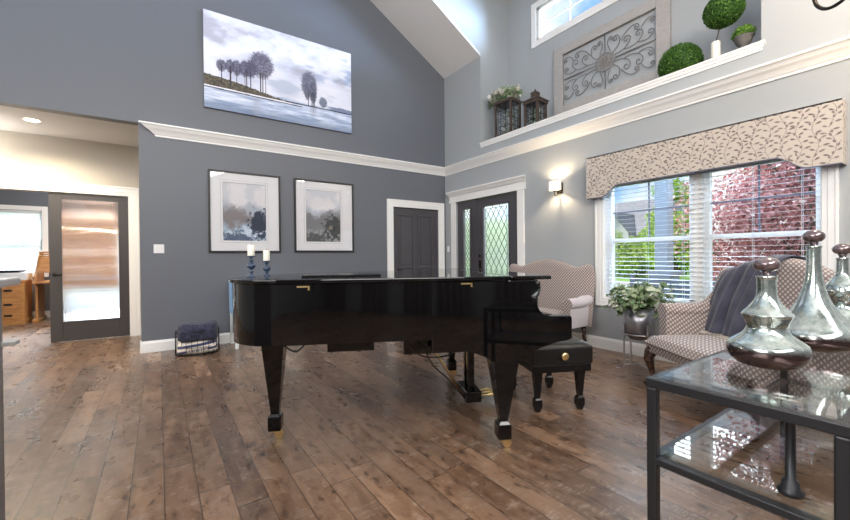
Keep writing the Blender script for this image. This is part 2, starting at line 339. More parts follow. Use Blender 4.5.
M['uphol_plain'] = lattice('side_upholstery', (.55, .50, .53), (.62, .57, .60), k=200)
def mercury():
    m = mat('mercury_glass', rough=.1, metal=.88, coat=.6); t = m.node_tree; b = t.nodes['Principled BSDF']
    tc = N(t, 'ShaderNodeTexCoord'); n = N(t, 'ShaderNodeTexNoise'); n.inputs['Scale'].default_value = 28; n.inputs['Detail'].default_value = 6; n.inputs['Roughness'].default_value = .7; t.links.new(tc.outputs['Object'], n.inputs['Vector'])
    r = N(t, 'ShaderNodeValToRGB'); r.color_ramp.elements[0].position = .36; r.color_ramp.elements[0].color = (.36, .45, .43, 1); r.color_ramp.elements[1].position = .68; r.color_ramp.elements[1].color = (.82, .90, .87, 1)
    t.links.new(n.outputs['Fac'], r.inputs['Fac'])
    # the silvering runs out to smoky brown towards the foot
    sp = N(t, 'ShaderNodeSeparateXYZ'); t.links.new(tc.outputs['Object'], sp.inputs[0])
    mr = N(t, 'ShaderNodeMapRange'); mr.inputs['From Min'].default_value = .098; mr.inputs['From Max'].default_value = .072
    t.links.new(mathn(t, 'ADD', sp.outputs[2], mathn(t, 'MULTIPLY', n.outputs['Fac'], .02)), mr.inputs['Value'])
    mx = N(t, 'ShaderNodeMix', data_type='RGBA'); t.links.new(mr.outputs[0], mx.inputs['Factor']); t.links.new(r.outputs[0], mx.inputs['A']); mx.inputs['B'].default_value = (.13, .085, .085, 1)
    t.links.new(mx.outputs['Result'], b.inputs['Base Color'])
    n2 = N(t, 'ShaderNodeTexNoise'); n2.inputs['Scale'].default_value = 60; t.links.new(tc.outputs['Object'], n2.inputs['Vector'])
    t.links.new(mathn(t, 'ADD', .03, mathn(t, 'MULTIPLY', n2.outputs['Fac'], .2)), b.inputs['Roughness'])
    bp = N(t, 'ShaderNodeBump'); bp.inputs['Strength'].default_value = .12; bp.inputs['Distance'].default_value = .003; t.links.new(n.outputs['Fac'], bp.inputs['Height']); t.links.new(bp.outputs[0], b.inputs['Normal']); return m
M['mercury'] = mercury()
M['stopper'] = mat('stopper_glass', (.16, .11, .12), .05, metal=.6, coat=1, var=(25, (.34, .27, .28), .4, .7))
def reeded():
    m = bpy.data.materials.new('reeded_glass'); m.use_nodes = True; t = m.node_tree; t.nodes.clear()
    o = N(t, 'ShaderNodeOutputMaterial'); rf = N(t, 'ShaderNodeBsdfRefraction'); rf.inputs['IOR'].default_value = 1.25; rf.inputs['Roughness'].default_value = .05; rf.inputs['Color'].default_value = (.97, .97, .98, 1)
    gl = N(t, 'ShaderNodeBsdfGlossy'); gl.inputs['Roughness'].default_value = .08; tl = N(t, 'ShaderNodeBsdfTranslucent'); tl.inputs[0].default_value = (.9, .9, .92, 1)
    m0 = N(t, 'ShaderNodeMixShader'); m0.inputs[0].default_value = .16; m1 = N(t, 'ShaderNodeMixShader'); m1.inputs[0].default_value = .07
    t.links.new(rf.outputs[0], m0.inputs[1]); t.links.new(tl.outputs[0], m0.inputs[2]); t.links.new(m0.outputs[0], m1.inputs[1]); t.links.new(gl.outputs[0], m1.inputs[2]); t.links.new(m1.outputs[0], o.inputs[0]); return m
M['reeded'] = reeded()
def textured_glass():
    m = thin_glass('textured_door_glass', (1, .98, .88), 1.0, .1); t = m.node_tree; o = [n for n in t.nodes if n.type == 'OUTPUT_MATERIAL'][0]; mx0 = o.inputs[0].links[0].from_node
    rf = N(t, 'ShaderNodeBsdfRefraction'); rf.inputs['IOR'].default_value = 1.05; rf.inputs['Roughness'].default_value = .5; tl = N(t, 'ShaderNodeBsdfTranslucent'); tl.inputs[0].default_value = (1, 1, .92, 1)
    m1 = N(t, 'ShaderNodeMixShader'); m1.inputs[0].default_value = .35; m2 = N(t, 'ShaderNodeMixShader'); m2.inputs[0].default_value = .08
    t.links.new(mx0.outputs[0], m1.inputs[1]); t.links.new(rf.outputs[0], m1.inputs[2]); t.links.new(m1.outputs[0], m2.inputs[1]); t.links.new(tl.outputs[0], m2.inputs[2]); t.links.new(m2.outputs[0], o.inputs[0]); return m
M['door_glass'] = textured_glass()
M['office_blind'] = mat('translucent_blind', (.85, .88, .9), .5); t_ = M['office_blind'].node_tree; tl_ = N(t_, 'ShaderNodeBsdfTranslucent'); tl_.inputs[0].default_value = (.85, .88, .9, 1); mx_ = N(t_, 'ShaderNodeMixShader'); mx_.inputs[0].default_value = .5
t_.links.new(t_.nodes['Principled BSDF'].outputs[0], mx_.inputs[1]); t_.links.new(tl_.outputs[0], mx_.inputs[2]); t_.links.new(mx_.outputs[0], t_.nodes['Material Output'].inputs[0])

# ---------------------------------------------------------------- setting
YL, XR = 6.2, 4.733
EZ, SL = 4.75, .60          # eave height and roof slope
DX = 5.42                   # dormer back wall
DY0, DY1 = 1.255, 5.146     # dormer opening in y
rz = lambda x: EZ + (XR - x) * SL
RX = .4                     # ridge
f = MB(); f.box((-4.2, -3.7, -.12), (XR + .2, 13, 0)); struct(f.build('floor', M['floor']))
# left wall (gable) with the hall opening and the closet door recess
f = MB()
f.prism([(-.198, 0), (3.536, 0), (3.536, 2.96), (-.198, 2.96)], YL, YL + .14, 1)
f.prism([(3.536, 2.13), (4.551, 2.13), (4.551, 2.96), (3.536, 2.96)], YL, YL + .14, 1)
f.prism([(4.551, 0), (XR, 0), (XR, 2.96), (4.551, 2.96)], YL, YL + .14, 1)
f.prism([(-4.1, 2.96), (XR, 2.96), (XR, rz(XR)), (RX, rz(RX)), (-4.1, rz(RX) - (RX + 4.1) * SL)], YL, YL + .14, 1)
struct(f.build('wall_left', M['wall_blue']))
f = MB()   # right wall
t = XR + .2
f.box((XR, 5.86, 0), (t, YL + .14, 3.213)); f.box((XR, 4.30, 2.25), (t, 5.86, 3.213)); f.box((XR, 2.87, 0), (t, 4.30, 3.213))
f.box((XR, .83, 2.12), (t, 2.87, 3.213)); f.box((XR, .83, 0), (t, 2.87, .62)); f.box((XR, -3.7, 0), (t, .83, 3.213))
f.box((XR, DY1, 3.213), (t, YL + .14, EZ)); f.box((XR, -3.7, 3.213), (t, DY0, EZ))
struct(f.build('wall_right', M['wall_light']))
f = MB()   # dormer: cheeks, back wall with window opening
cheek = [(XR + .003, 3.19), (DX + .12, 3.19), (DX + .12, 5.92), (2.85, 5.94), (XR + .003, EZ + .05)]
f.prism(cheek, DY1 - .002, DY1 + .1, 1); f.prism(cheek, DY0 - .1, DY0 + .002, 1)
WY0, WY1, WZ0, WZ1 = 1.93, 4.47, 4.91, 5.47
f.box((DX, DY0, 3.19), (DX + .12, DY1, WZ0)); f.box((DX, DY0, WZ1), (DX + .12, DY1, 5.92)); f.box((DX, WY1, WZ0), (DX + .12, DY1, WZ1)); f.box((DX, DY0, WZ0), (DX + .12, WY0, WZ1))
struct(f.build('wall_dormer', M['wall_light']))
f = MB(); f.box((2.6, DY0 - .1, 5.92), (DX + .12, DY1 + .1, 6.0))
def slab(x0, x1, y0, y1):
    f.prism([(x0, rz(x0)), (x1, rz(x1)), (x1, rz(x1) + .12), (x0, rz(x0) + .12)], y0, y1, 1)
slab(RX, XR + .2, DY1, YL + .14); slab(RX, XR + .2, -3.7, DY0); slab(RX, 2.80, DY0, DY1)
zl = rz(RX) - (RX + 4.2) * SL
f.prism([(-4.2, zl), (RX, rz(RX)), (RX, rz(RX) + .12), (-4.2, zl + .12)], -3.7, YL + .14, 1)
struct(f.build('ceiling', M['ceiling']))
# hall and office shell
f = MB(); f.box((-4.2, YL + .14, 3.0), (.75, 7.78, 3.1)); f.box((-4.2, 7.9, 2.9), (1.3, 11.6, 3.0)); struct(f.build('ceiling_hall', M['ceiling']))
f = MB(); f.box((-.39, 7.7, 0), (.75, 7.84, 3.0)); f.box((-3.9, 7.7, 2.2), (-.39, 7.84, 3.0)); f.box((-4.2, 7.7, 0), (-3.6, 7.84, 3.0)); f.box((.65, YL + .14, 0), (.75, 7.84, 3.0)); struct(f.build('wall_hall', M['wall_beige']))
f = MB()
f.box((-4.2, 11.3, 0), (1.3, 11.45, .95)); f.box((-4.2, 11.3, 2.25), (1.3, 11.45, 3)); f.box((-2.02, 11.3, .95), (-1.75, 11.45, 2.25)); f.box((-.35, 11.3, .95), (1.3, 11.45, 2.25)); f.box((-4.2, 11.3, .95), (-3.7, 11.45, 2.25)); f.box((1.2, 7.84, 0), (1.3, 11.4, 3))
struct(f.build('wall_office', M['wall_blue']))
# unseen shell behind and left of the camera
f = MB(); f.box((-4.2, -3.7, 0), (-4.05, 13, 3.2)); f.box((-4.2, -3.7, 3.2), (-4.05, YL + .14, zl + .1)); struct(f.build('wall_far_left', M['wall_light']))
f = MB(); f.prism([(-4.2, 0), (XR + .2, 0), (XR + .2, rz(XR)), (RX, rz(RX)), (-4.2, zl)], -3.7, -3.55, 1); struct(f.build('wall_behind', M['wall_light']))

def moulding(name, prof, axis, at, sgn, a, b, ma=0, mb=0, material=None):
    """profile (out, z) swept along y or x; at = wall coordinate, sgn = direction into the room; ma/mb mitre factors"""
    g = MB(); n = len(prof); v = []
    for e, m_ in ((a, ma), (b, mb)):
        for o_, z in prof:
            l = e + m_ * o_
            v.append((l, at + sgn * o_, z) if axis == 'x' else (at + sgn * o_, l, z))
    fs = [(i, (i+1) % n, n + (i+1) % n, n + i) for i in range(n)] + [tuple(range(n))[::-1], tuple(range(n, 2*n))]
    g.add(v, fs); o = struct(g.build(name, material or M['trim']))
    return o
crown = [(0, 2.812), (.014, 2.812), (.016, 2.832), (.026, 2.842), (.034, 2.856), (.05, 2.878), (.072, 2.9), (.088, 2.926), (.094, 2.936), (.109, 2.94), (.109, 2.96), (0, 2.96)]
moulding('trim_1', crown, 'x', YL, -1, 0.0, XR, -1.8, -1)
moulding('trim_2', crown, 'y', XR, -1, -3.5, YL, 0, -1)
base = [(0, 0), (.016, 0), (.016, .115), (.012, .125), (.008, .137), (.004, .145), (0, .147)]
moulding('baseboard_left', base, 'x', YL, -1, -.198, 3.40)
moulding('baseboard_right', base, 'y', XR, -1, -3.5, 4.20)
moulding('baseboard_corner', base, 'y', XR, -1, 6.02, YL)
moulding('baseboard_hall', base, 'x', 7.7, -1, -.25, .65)
moulding('baseboard_office', base, 'x', 11.3, -1, -4, 1.2)
f = MB(); f.box((-.214, YL - .016, 0), (-.198, YL + .14, .147)); struct(f.build('baseboard_end', M['trim']))
# ledge cap of the plant shelf with its moulding
f = MB(); f.box((XR - .032, DY0 - .03, 3.185), (DX, DY1 - 0.0, 3.213)); f.box((XR - .022, DY0 - .02, 3.155), (XR, DY1, 3.186)); f.box((XR - .012, DY0 - .01, 3.125), (XR, DY1, 3.156))
struct(f.build('trim_3', M['trim'], bevel=.004))
def casing(name, axis, at, sgn, a, b, z0, z1, wdt, th=.02, sides=True, steps=True, sill=False):
    """door/window casing around opening a..b, z0..z1"""
    g = MB()
    def bx(l0, l1, q0, q1, t):
        lo, hi = sorted((at, at + sgn * t))
        if axis == 'x': g.box((l0, lo, q0), (l1, hi, q1))
        else: g.box((lo, l0, q0), (hi, l1, q1))
    for k, (i0, i1, tt) in enumerate(((0, .35, th * .7), (.35, .8, th), (.8, 1, th * 1.35)) if steps else ((0, 1, th),)):
        bx(a - wdt * i1, a - wdt * i0, z0 - (wdt * i1 if sill else 0), z1 + wdt * i1, tt); bx(b + wdt * i0, b + wdt * i1, z0 - (wdt * i1 if sill else 0), z1 + wdt * i1, tt)
        bx(a - wdt * i0, b + wdt * i0, z1 + wdt * i0, z1 + wdt * i1, tt)
        if sill: bx(a - wdt * i0, b + wdt * i0, z0 - wdt * i1, z0 - wdt * i0, tt)
    return struct(g.build(name, M['trim'], bevel=.003))
casing('trim_4', 'x', YL, -1, 3.536, 4.551, 0, 2.13, .135)
casing('trim_5', 'x', 7.7, -1, -3.6, -.39, 0, 2.2, .14, .024)
f = MB(); f.box((-.39, 7.7, 0), (-.375, 7.84, 2.2)); struct(f.build('trim_8', M['trim']))

# closet door, left wall
f = MB(); dy = YL + .045
f.box((3.536, dy, .008), (4.551, dy + .04, 2.125))
d = struct(f.build('door_1', M['door_dark']))
x0, x1 = 3.66, 4.43; xm = (x0 + x1) / 2
for (a, b, c, e) in ((x0, xm - .05, 1.0, 2.0), (xm + .05, x1, 1.0, 2.0), (x0, xm - .05, .2, .85), (xm + .05, x1, .2, .85)):
    g = MB(); q_ = .022; g.box((a, dy - .018, c), (b, dy - .0005, c + q_)); g.box((a, dy - .018, e - q_), (b, dy - .0005, e)); g.box((a, dy - .018, c + q_), (a + q_, dy - .0005, e - q_)); g.box((b - q_, dy - .018, c + q_), (b, dy - .0005, e - q_)); g.box((a + .06, dy - .014, c + .06), (b - .06, dy - .0005, e - .06)); g.build('door_panel', M['door_dark'], d, bevel=.009)
g = MB(); g.tube([(3.64, dy, .98), (3.64, dy - .05, .98)], .012); g.tube([(3.64, dy - .05, .98), (3.74, dy - .05, .975)], .009); g.lathe([(.026, 0), (.026, .006)], (0, 0, 0), 20)
g.build('door_handle', M['bronze'], d)
f = MB(); f.box((3.45, YL + .1, 0), (4.6, YL + .14, 2.2)); struct(f.build('wall_closet', M['door_dark']))

# front door with sidelight, right wall
def leaded(y0, y1, z0, z1, x, cy, parent):
    g = MB(); g.box((x + .012, y0, z0), (x + .02, y1, z1)); g.build('glass_pane', M['door_glass'], parent)
    g = MB(); r = .005; nv = cy; h = z1 - z0; wd = y1 - y0; bw = .045 if wd > .3 else .03
    a0, a1, c0, c1 = y0 + bw, y1 - bw, z0 + bw, z1 - bw
    for (p, q) in (((a0, c0), (a1, c0)), ((a1, c0), (a1, c1)), ((a1, c1), (a0, c1)), ((a0, c1), (a0, c0))): g.tube([(x, p[0], p[1]), (x, q[0], q[1])], r, 5)
    sy = (a1 - a0) / nv; sz = sy * 1.55
    nz_ = int(round((c1 - c0) / sz)); sz = (c1 - c0) / nz_
    for i in range(-nz_, nv + 1):
        for s_ in (1, -1):     # diagonal lines clipped to the pane
            pts = []
            t0 = max(0, -i); t1 = min(nz_, nv - i)
            if t1 > t0:
                ya, yb = i + t0, i + t1
                if s_ < 0: ya, yb = nv - ya, nv - yb
                g.tube([(x, a0 + ya * sy, c0 + t0 * sz), (x, a0 + yb * sy, c0 + t1 * sz)], r, 5)
    nb = max(3, int((c1 - c0) / .16))
    for k in range(1, nb):
        z = c0 + (c1 - c0) * k / nb
        g.tube([(x, y0, z), (x, a0, z)], r * .8, 4); g.tube([(x, a1, z), (x, y1, z)], r * .8, 4)
    nb = max(2, int((a1 - a0) / .14))
    for k in range(1, nb):
        y = a0 + (a1 - a0) * k / nb
        g.tube([(x, y, z0), (x, y, c0)], r * .8, 4); g.tube([(x, y, c1), (x, y, z1)], r * .8, 4)
    g.build('leaded_came', M['bronze'], parent)
dx = XR + .03
def door_slab(name, y0, y1, gy0, gy1, gz0, gz1, nv):
    g = MB(); a, b = dx, dx + .045
    g.box((a, y0, .01), (b, y1, gz0)); g.box((a, y0, gz1), (b, y1, 2.24)); g.box((a, y0, gz0), (b, gy0, gz1)); g.box((a, gy1, gz0), (b, y1, gz1))
    o = struct(g.build(name, M['door_dark']))
    g = MB(); m_ = .022
    g.box((a - .012, gy0 - m_, gz0 - m_), (a, gy1 + m_, gz0)); g.box((a - .012, gy0 - m_, gz1), (a, gy1 + m_, gz1 + m_)); g.box((a - .012, gy0 - m_, gz0), (a, gy0, gz1)); g.box((a - .012, gy1, gz0), (a, gy1 + m_, gz1))
    g.build('glass_bead', M['door_dark'], o, bevel=.004)
    leaded(gy0, gy1, gz0, gz1, a + .012, nv, o); return o
fd = door_slab('door_2', 4.315, 5.29, 4.53, 5.13, .55, 2.09, 4)
sd = door_slab('door_3', 5.35, 5.85, 5.48, 5.68, .55, 2.09, 2)
f = MB(); f.box((XR + .005, 5.29, 0), (XR + .1, 5.35, 2.25)); struct(f.build('trim_9', M['door_dark']))
g = MB(); g.box((dx - .01, 5.20, .93), (dx, 5.25, 1.14)); g.tube([(dx, 5.225, 1.0), (dx - .05, 5.225, 1.0), (dx - .055, 5.13, 1.0)], .009); g.build('door_handle', M['bronze'], fd, bevel=.002)
g = MB(); g.tube([(dx, 5.225, 1.22), (dx - .015, 5.225, 1.22)], .024, 16); g.build('deadbolt', M['bronze'], fd)
for z in (.3, 1.2, 2.02):
    g = MB(); g.tube([(dx - .008, 4.308, z - .05), (dx - .008, 4.308, z + .05)], .009); g.build('hinge', M['bronze'], fd)
f = MB()
f.box((XR - .022, 5.86, 0), (XR, 6.0, 2.27)); f.box((XR - .022, 4.16, 0), (XR, 4.30, 2.27))
struct(f.build('trim_6', M['trim'], bevel=.004))
lint = [(0, 2.25), (.03, 2.25), (.03, 2.275), (.022, 2.28), (.022, 2.37), (.045, 2.385), (.065, 2.42), (.085, 2.435), (.085, 2.46), (0, 2.46)]
moulding('trim_7', lint, 'y', XR, -1, 4.13, 6.03, -.6, .6)
f = MB(); f.box((XR + .02, 4.29, 0), (XR + .2, 5.87, .012)); struct(f.build('trim_10', M['bronze']))

# front window: two double-hung units, casing
casing('trim_11', 'y', XR, -1, .85, 2.85, .66, 2.1, .105, .022, sill=True)
def window_unit(name, y0, y1, z0, z1, x, rail=True, muntin=(True, True), hz=None):
    fr = .045; g = MB()
    g.box((x, y0, z0), (x + .08, y0 + fr, z1)); g.box((x, y1 - fr, z0), (x + .08, y1, z1)); g.box((x, y0, z0), (x + .08, y1, z0 + fr)); g.box((x, y0, z1 - fr), (x + .08, y1, z1))
    o = struct(g.build(name, M['trim'], bevel=.003))
    zm = hz or (z0 + z1) / 2
    if rail:
        g = MB(); g.box((x + .01, y0 + fr, zm - .025), (x + .06, y1 - fr, zm + .025)); g.build('meeting_rail', M['trim'], o)
        lo, hi = zm + .025, z1 - fr
    else: lo, hi = z0 + fr, z1 - fr
    g = MB(); ym = (y0 + y1) / 2
    g.box((x + .035, ym - .009, lo), (x + .045, ym + .009, hi)); g.box((x + .035, y0 + fr, (lo + hi) / 2 - .009), (x + .045, y1 - fr, (lo + hi) / 2 + .009)); g.build('muntin', M['lining'] if rail else M['trim'], o)
    g = MB(); g.box((x + .05, y0 + fr, z0 + fr), (x + .054, y1 - fr, z1 - fr)); g.build('glass_pane', M['glass'], o)
    return o
window_unit('window_1', 1.86, 2.84, .66, 2.12, XR + .09, hz=1.39)
window_unit('window_2', .86, 1.76, .66, 2.12, XR + .09, hz=1.39)
f = MB(); f.box((XR + .05, 1.76, .62), (XR + .19, 1.86, 2.12)); f.box((XR, .83, .62), (XR + .19, .86, 2.12)); f.box((XR, 2.84, .62), (XR + .19, 2.87, 2.12)); f.box((XR, .83, .62), (XR + .19, 2.87, .66)); struct(f.build('trim_12', M['trim']))
# dormer window
casing('trim_13', 'y', DX, -1, WY0, WY1, WZ0, WZ1, .10, .02, steps=False, sill=True)
ym = (WY0 + WY1) / 2
window_unit('window_3', ym + .04, WY1, WZ0, WZ1, DX + .02, rail=False); window_unit('window_4', WY0, ym - .04, WZ0, WZ1, DX + .02, rail=False)
f = MB(); f.box((DX, ym - .04, WZ0), (DX + .1, ym + .04, WZ1)); struct(f.build('trim_14', M['trim']))
# office window
casing('trim_15', 'x', 11.3, -1, -3.7, -2.02, .95, 2.25, .09, .02, steps=False, sill=True)
g = MB(); g.box((-3.7, 11.38, .95), (-2.02, 11.42, 1.0)); g.box((-3.7, 11.38, 2.2), (-2.02, 11.42, 2.25)); g.box((-3.7, 11.38, 1.58), (-2.02, 11.42, 1.63)); g.box((-2.07, 11.38, .95), (-2.02, 11.42, 2.25)); g.box((-3.7, 11.38, .95), (-3.65, 11.42, 2.25))
wo_ = struct(g.build('window_5', M['trim'])); g = MB(); g.box((-3.65, 11.4, 1.0), (-2.07, 11.404, 2.2)); g.build('glass_pane', M['glass'], wo_)

casing('trim_16', 'x', 11.3, -1, -1.75, -.35, .95, 2.25, .09, .02, steps=False, sill=True)
g = MB(); g.box((-1.75, 11.38, .95), (-.35, 11.42, 1.0)); g.box((-1.75, 11.38, 2.2), (-.35, 11.42, 2.25)); g.box((-1.75, 11.38, 1.58), (-.35, 11.42, 1.63)); g.box((-.40, 11.38, .95), (-.35, 11.42, 2.25)); g.box((-1.75, 11.38, .95), (-1.70, 11.42, 2.25))
wo_ = struct(g.build('window_6', M['trim'])); g = MB(); g.box((-1.70, 11.4, 1.0), (-.40, 11.404, 2.2)); g.build('glass_pane', M['glass'], wo_)
# sliding door of the hall
f = MB(); y0, y1 = 7.72, 7.76
f.box((-1.31, y0, .01), (-1.175, y1, 2.19)); f.box((-.517, y0, .01), (-.392, y1, 2.19)); f.box((-1.175, y0, .01), (-.517, y1, .303)); f.box((-1.175, y0, 2.105), (-.517, y1, 2.19))
sdoor = struct(f.build('door_4', M['door_taupe'], bevel=.004))
g = MB(); g.sheet(lambda u, v: (-1.175+.658*u, 7.735-.0022*abs(sin(u*30*pi)), .303+1.802*v), 30*10, 1, .006); g.build('reeded_glass', M['reeded'], sdoor)
g = MB(); g.box((-1.19, y0 - .004, .29), (-1.175, y0, 2.12)); g.box((-.517, y0 - .004, .29), (-.502, y0, 2.12)); g.box((-1.175, y0 - .004, .29), (-.517, y0, .303)); g.box((-1.175, y0 - .004, 2.105), (-.517, y0, 2.12)); g.build('glass_bead', M['door_taupe'], sdoor)
g = MB(); g.tube([(-1.255, y0, 1.0), (-1.255, y0 - .012, 1.0)], .026, 16); g.tube([(-1.255, y0 - .01, 1.0), (-1.255, y0 - .05, 1.0), (-1.24, y0 - .055, 1.0), (-1.16, y0 - .055, 1.0)], .009); g.build('door_handle', M['bronze'], sdoor)

# ---------------------------------------------------------------- noise, painted grids
rng = np.random.RandomState(7)
def vnoise(u, v, sc, seed):
    r_ = np.random.RandomState(seed); G = r_.rand(130, 130); x = (u * sc) % 128; y = (v * sc) % 128
    xi = x.astype(int); yi = y.astype(int); fx = x - xi; fy = y - yi; fx = fx*fx*(3-2*fx); fy = fy*fy*(3-2*fy)
    a = G[yi, xi]; b = G[yi, xi+1]; c = G[yi+1, xi]; d = G[yi+1, xi+1]
    return (a*(1-fx)+b*fx)*(1-fy)+(c*(1-fx)+d*fx)*fy
def fbm(u, v, sc, seed, o=5):
    s = 0; a = .5; tot = 0
    for k in range(o): s = s + a*vnoise(u + k*3.7, v + k*1.3, sc*2**k, seed+k); tot += a; a *= .55
    return s/tot
def painted(name, P00, du, dv, nu, nv, colors, material, parent=None, warp=None):
    """a flat grid of nu x nv cells from P00 along du and dv, colours (nv+1, nu+1, 3) linear"""
    me = bpy.data.meshes.new(name); U, V = np.meshgrid(np.linspace(0, 1, nu+1), np.linspace(0, 1, nv+1))
    Vw = warp(U, V) if warp else V
    P = np.array(P00)[None, None] + U[..., None]*np.array(du) + Vw[..., None]*np.array(dv); P = P.reshape(-1, 3)
    idx = np.arange((nu+1)*(nv+1)).reshape(nv+1, nu+1)
    F = np.stack([idx[:-1, :-1], idx[:-1, 1:], idx[1:, 1:], idx[1:, :-1]], -1).reshape(-1, 4)
    me.vertices.add(len(P)); me.vertices.foreach_set('co', P.ravel().astype(np.float32))
    me.loops.add(F.size); me.loops.foreach_set('vertex_index', F.ravel().astype(np.int32))
    me.polygons.add(len(F)); me.polygons.foreach_set('loop_start', np.arange(0, F.size, 4, dtype=np.int32)); me.polygons.foreach_set('loop_total', np.full(len(F), 4, dtype=np.int32))
    me.update(calc_edges=True)
    a = me.color_attributes.new('paint', 'FLOAT_COLOR', 'POINT'); c = np.ones((len(P), 4), np.float32); c[:, :3] = colors.reshape(-1, 3); a.data.foreach_set('color', c.ravel())
    me.materials.append(material); o = bpy.data.objects.new(name, me); col.objects.link(o)
    if parent is not None: o.parent = parent
    return o
M['paint'] = attr_mat('paint'); M['paint_cloth'] = attr_mat('printed_fabric', .95, .1)
def mixc(a, b, k): return a*(1-k[..., None]) + np.array(b)[None, None]*k[..., None]
def sst(x, a, b): t = np.clip((x-a)/(b-a), 0, 1); return t*t*(3-2*t)
def to_lin(c): return np.where(c <= .04045, c/12.92, ((np.clip(c, 0, 1)+.055)/1.055)**2.4)

# canvas painting: misty lake with trees (u along the wall 0..1, v up 0..1)
nu, nv = 520, 320; U, V = np.meshgrid(np.linspace(0, 1, nu+1), np.linspace(0, 1, nv+1)); A = 2.18/1.345
def landscape():
    c = np.ones(U.shape+(3,))*np.array([.86, .87, .92])
    cl = fbm(U*1.6, V*1.7, 3, 3); cl2 = fbm(U*1.2+5, V*2, 5, 9)
    c = mixc(c, (.93, .92, .94), sst(cl, .45, .7)); c = mixc(c, (.60, .66, .76), sst(cl2, .5, .72)*sst(U, .3, .95)*.9)
    c = mixc(c, (.62, .60, .64), sst(cl, .5, .3)*.6*sst(V, .3, .7)); c = mixc(c, (.90, .90, .93), sst(V, .62, .42)*.7*(1-sst(U, .75, 1)*.4))
    d = np.hypot((U-.50)*A, (V-.36)); c = mixc(c, (.62, .67, .75), sst(d + .25*(cl2-.5), .2, .08)*.55)
    d = np.hypot((U-.22)*A, (V-.45)); c = mixc(c, (.66, .68, .76), sst(d + .25*(cl-.5), .28, .12)*.5)
    # far shore and lake
    hz = .30 - .04*U; lake = V < hz - .02
    wv = fbm(U*1.5, V*9, 5, 21); lc = np.ones(U.shape+(3,))*np.array([.76, .80, .87]); lc = mixc(lc, (.56, .62, .72), sst(wv, .5, .68)*.8); lc = mixc(lc, (.90, .92, .95), sst(wv, .45, .3)*.8)
    lc = mixc(lc, (.42, .48, .58), sst(V, .12, 0)*.75); lc = mixc(lc, (.55, .56, .62), sst(np.abs(U-.70), .035, .0)*.5*sst(V, .05, .2)); lc = mixc(lc, (.6, .62, .68), sst(np.abs(U-.31), .05, .0)*.35)
    c = np.where(lake[..., None], lc, c)
    c = mixc(c, (.42, .47, .58), ((V < .275+.012*fbm(U, V*0, 30, 5)) & (V > .235) & (U > .78)) * .85*sst(U, .78, .86))
    # grassy bank at left
    top = .335 - .12*sst(U, 0, .62) + .02*fbm(U, V*0, 60, 6); bot = .235 - .02*U
    bank = (V < top) & (V > bot) & (U < .60); g = fbm(U*3, V*2, 60, 8)
    c = np.where(bank[..., None], mixc(np.ones(U.shape+(3,))*np.array([.28, .27, .24]), (.47, .43, .36), sst(g, .35, .7)), c)
    c = np.where(((V < bot) & (V > bot-.014) & (U < .55))[..., None], np.array([.93, .93, .94]), c)
    c = np.where(((V < bot-.014) & (V > bot-.024) & (U < .62))[..., None], np.array([.16, .17, .2]), c)
    c = np.where(((np.abs(V-.232+.0*U) < .006) & (U > .5))[..., None], np.array([.2, .23, .3]), c)
    nn = fbm(U*2, V*2/A*1.6, 60, 12)
    def crown_(u0, v0, ru, rv, dark=(.30, .29, .36)):
        nonlocal c
        d = np.sqrt(((U-u0)/ru)**2 + ((V-v0)/rv)**2) + (nn-.5)*.65
        c = mixc(c, dark, sst(d, 1.0, .72)*(.62+.38*sst(nn, .35, .6))); c = mixc(c, (.62, .61, .67), sst(d, .95, .7)*sst(nn, .58, .68)*.55)
    for u0, v0, ru, rv in ((.10, .465, .035, .07), (.15, .475, .03, .085), (.19, .475, .035, .095), (.24, .49, .04, .1), (.275, .50, .04, .11), (.345, .57, .088, .165)): crown_(u0, v0, ru, rv)
    for u0 in (.10, .15, .155, .19, .24, .25, .275, .335, .34, .352, .37):
        c = np.where(((np.abs(U-u0) < .0022) & (V > .27) & (V < .48))[..., None], np.array([.24, .22, .25]), c)
    crown_(.67, .48, .066, .17, (.34, .35, .42)); crown_(.70, .40, .03, .14, (.32, .33, .40)); crown_(.655, .40, .02, .12, (.36, .37, .44)); crown_(.775, .31, .035, .07, (.36, .4, .48))
    for u0 in (.665, .69, .70, .71): c = np.where(((np.abs(U-u0) < .003) & (V > .235) & (V < .4))[..., None], np.array([.25, .25, .3]), c)
    return to_lin(np.clip(c*np.array([1.0, 1.01, 1.04]), 0, 1))
def thin_picture_box(a, b): g = MB(); g.box(a, b); return g
cv = thing('canvas_painting', 'large unframed landscape painting of misty lake and trees high on the blue wall', 'painting', (1.63, YL, 3.31))
def to_local(o, root): o.matrix_parent_inverse = root.matrix_world.inverted(); return o
def own(o, root): o.parent = root; return to_local(o, root)
own(thin_picture_box((.54, YL - .04, 3.31), (2.72, YL - .002, 4.655)).build('stretcher', M['lining']), cv)
own(painted('canvas', (.54, YL - .0405, 3.31), (2.18, 0, 0), (0, 0, 1.345), nu, nv, landscape(), M['paint']), cv)

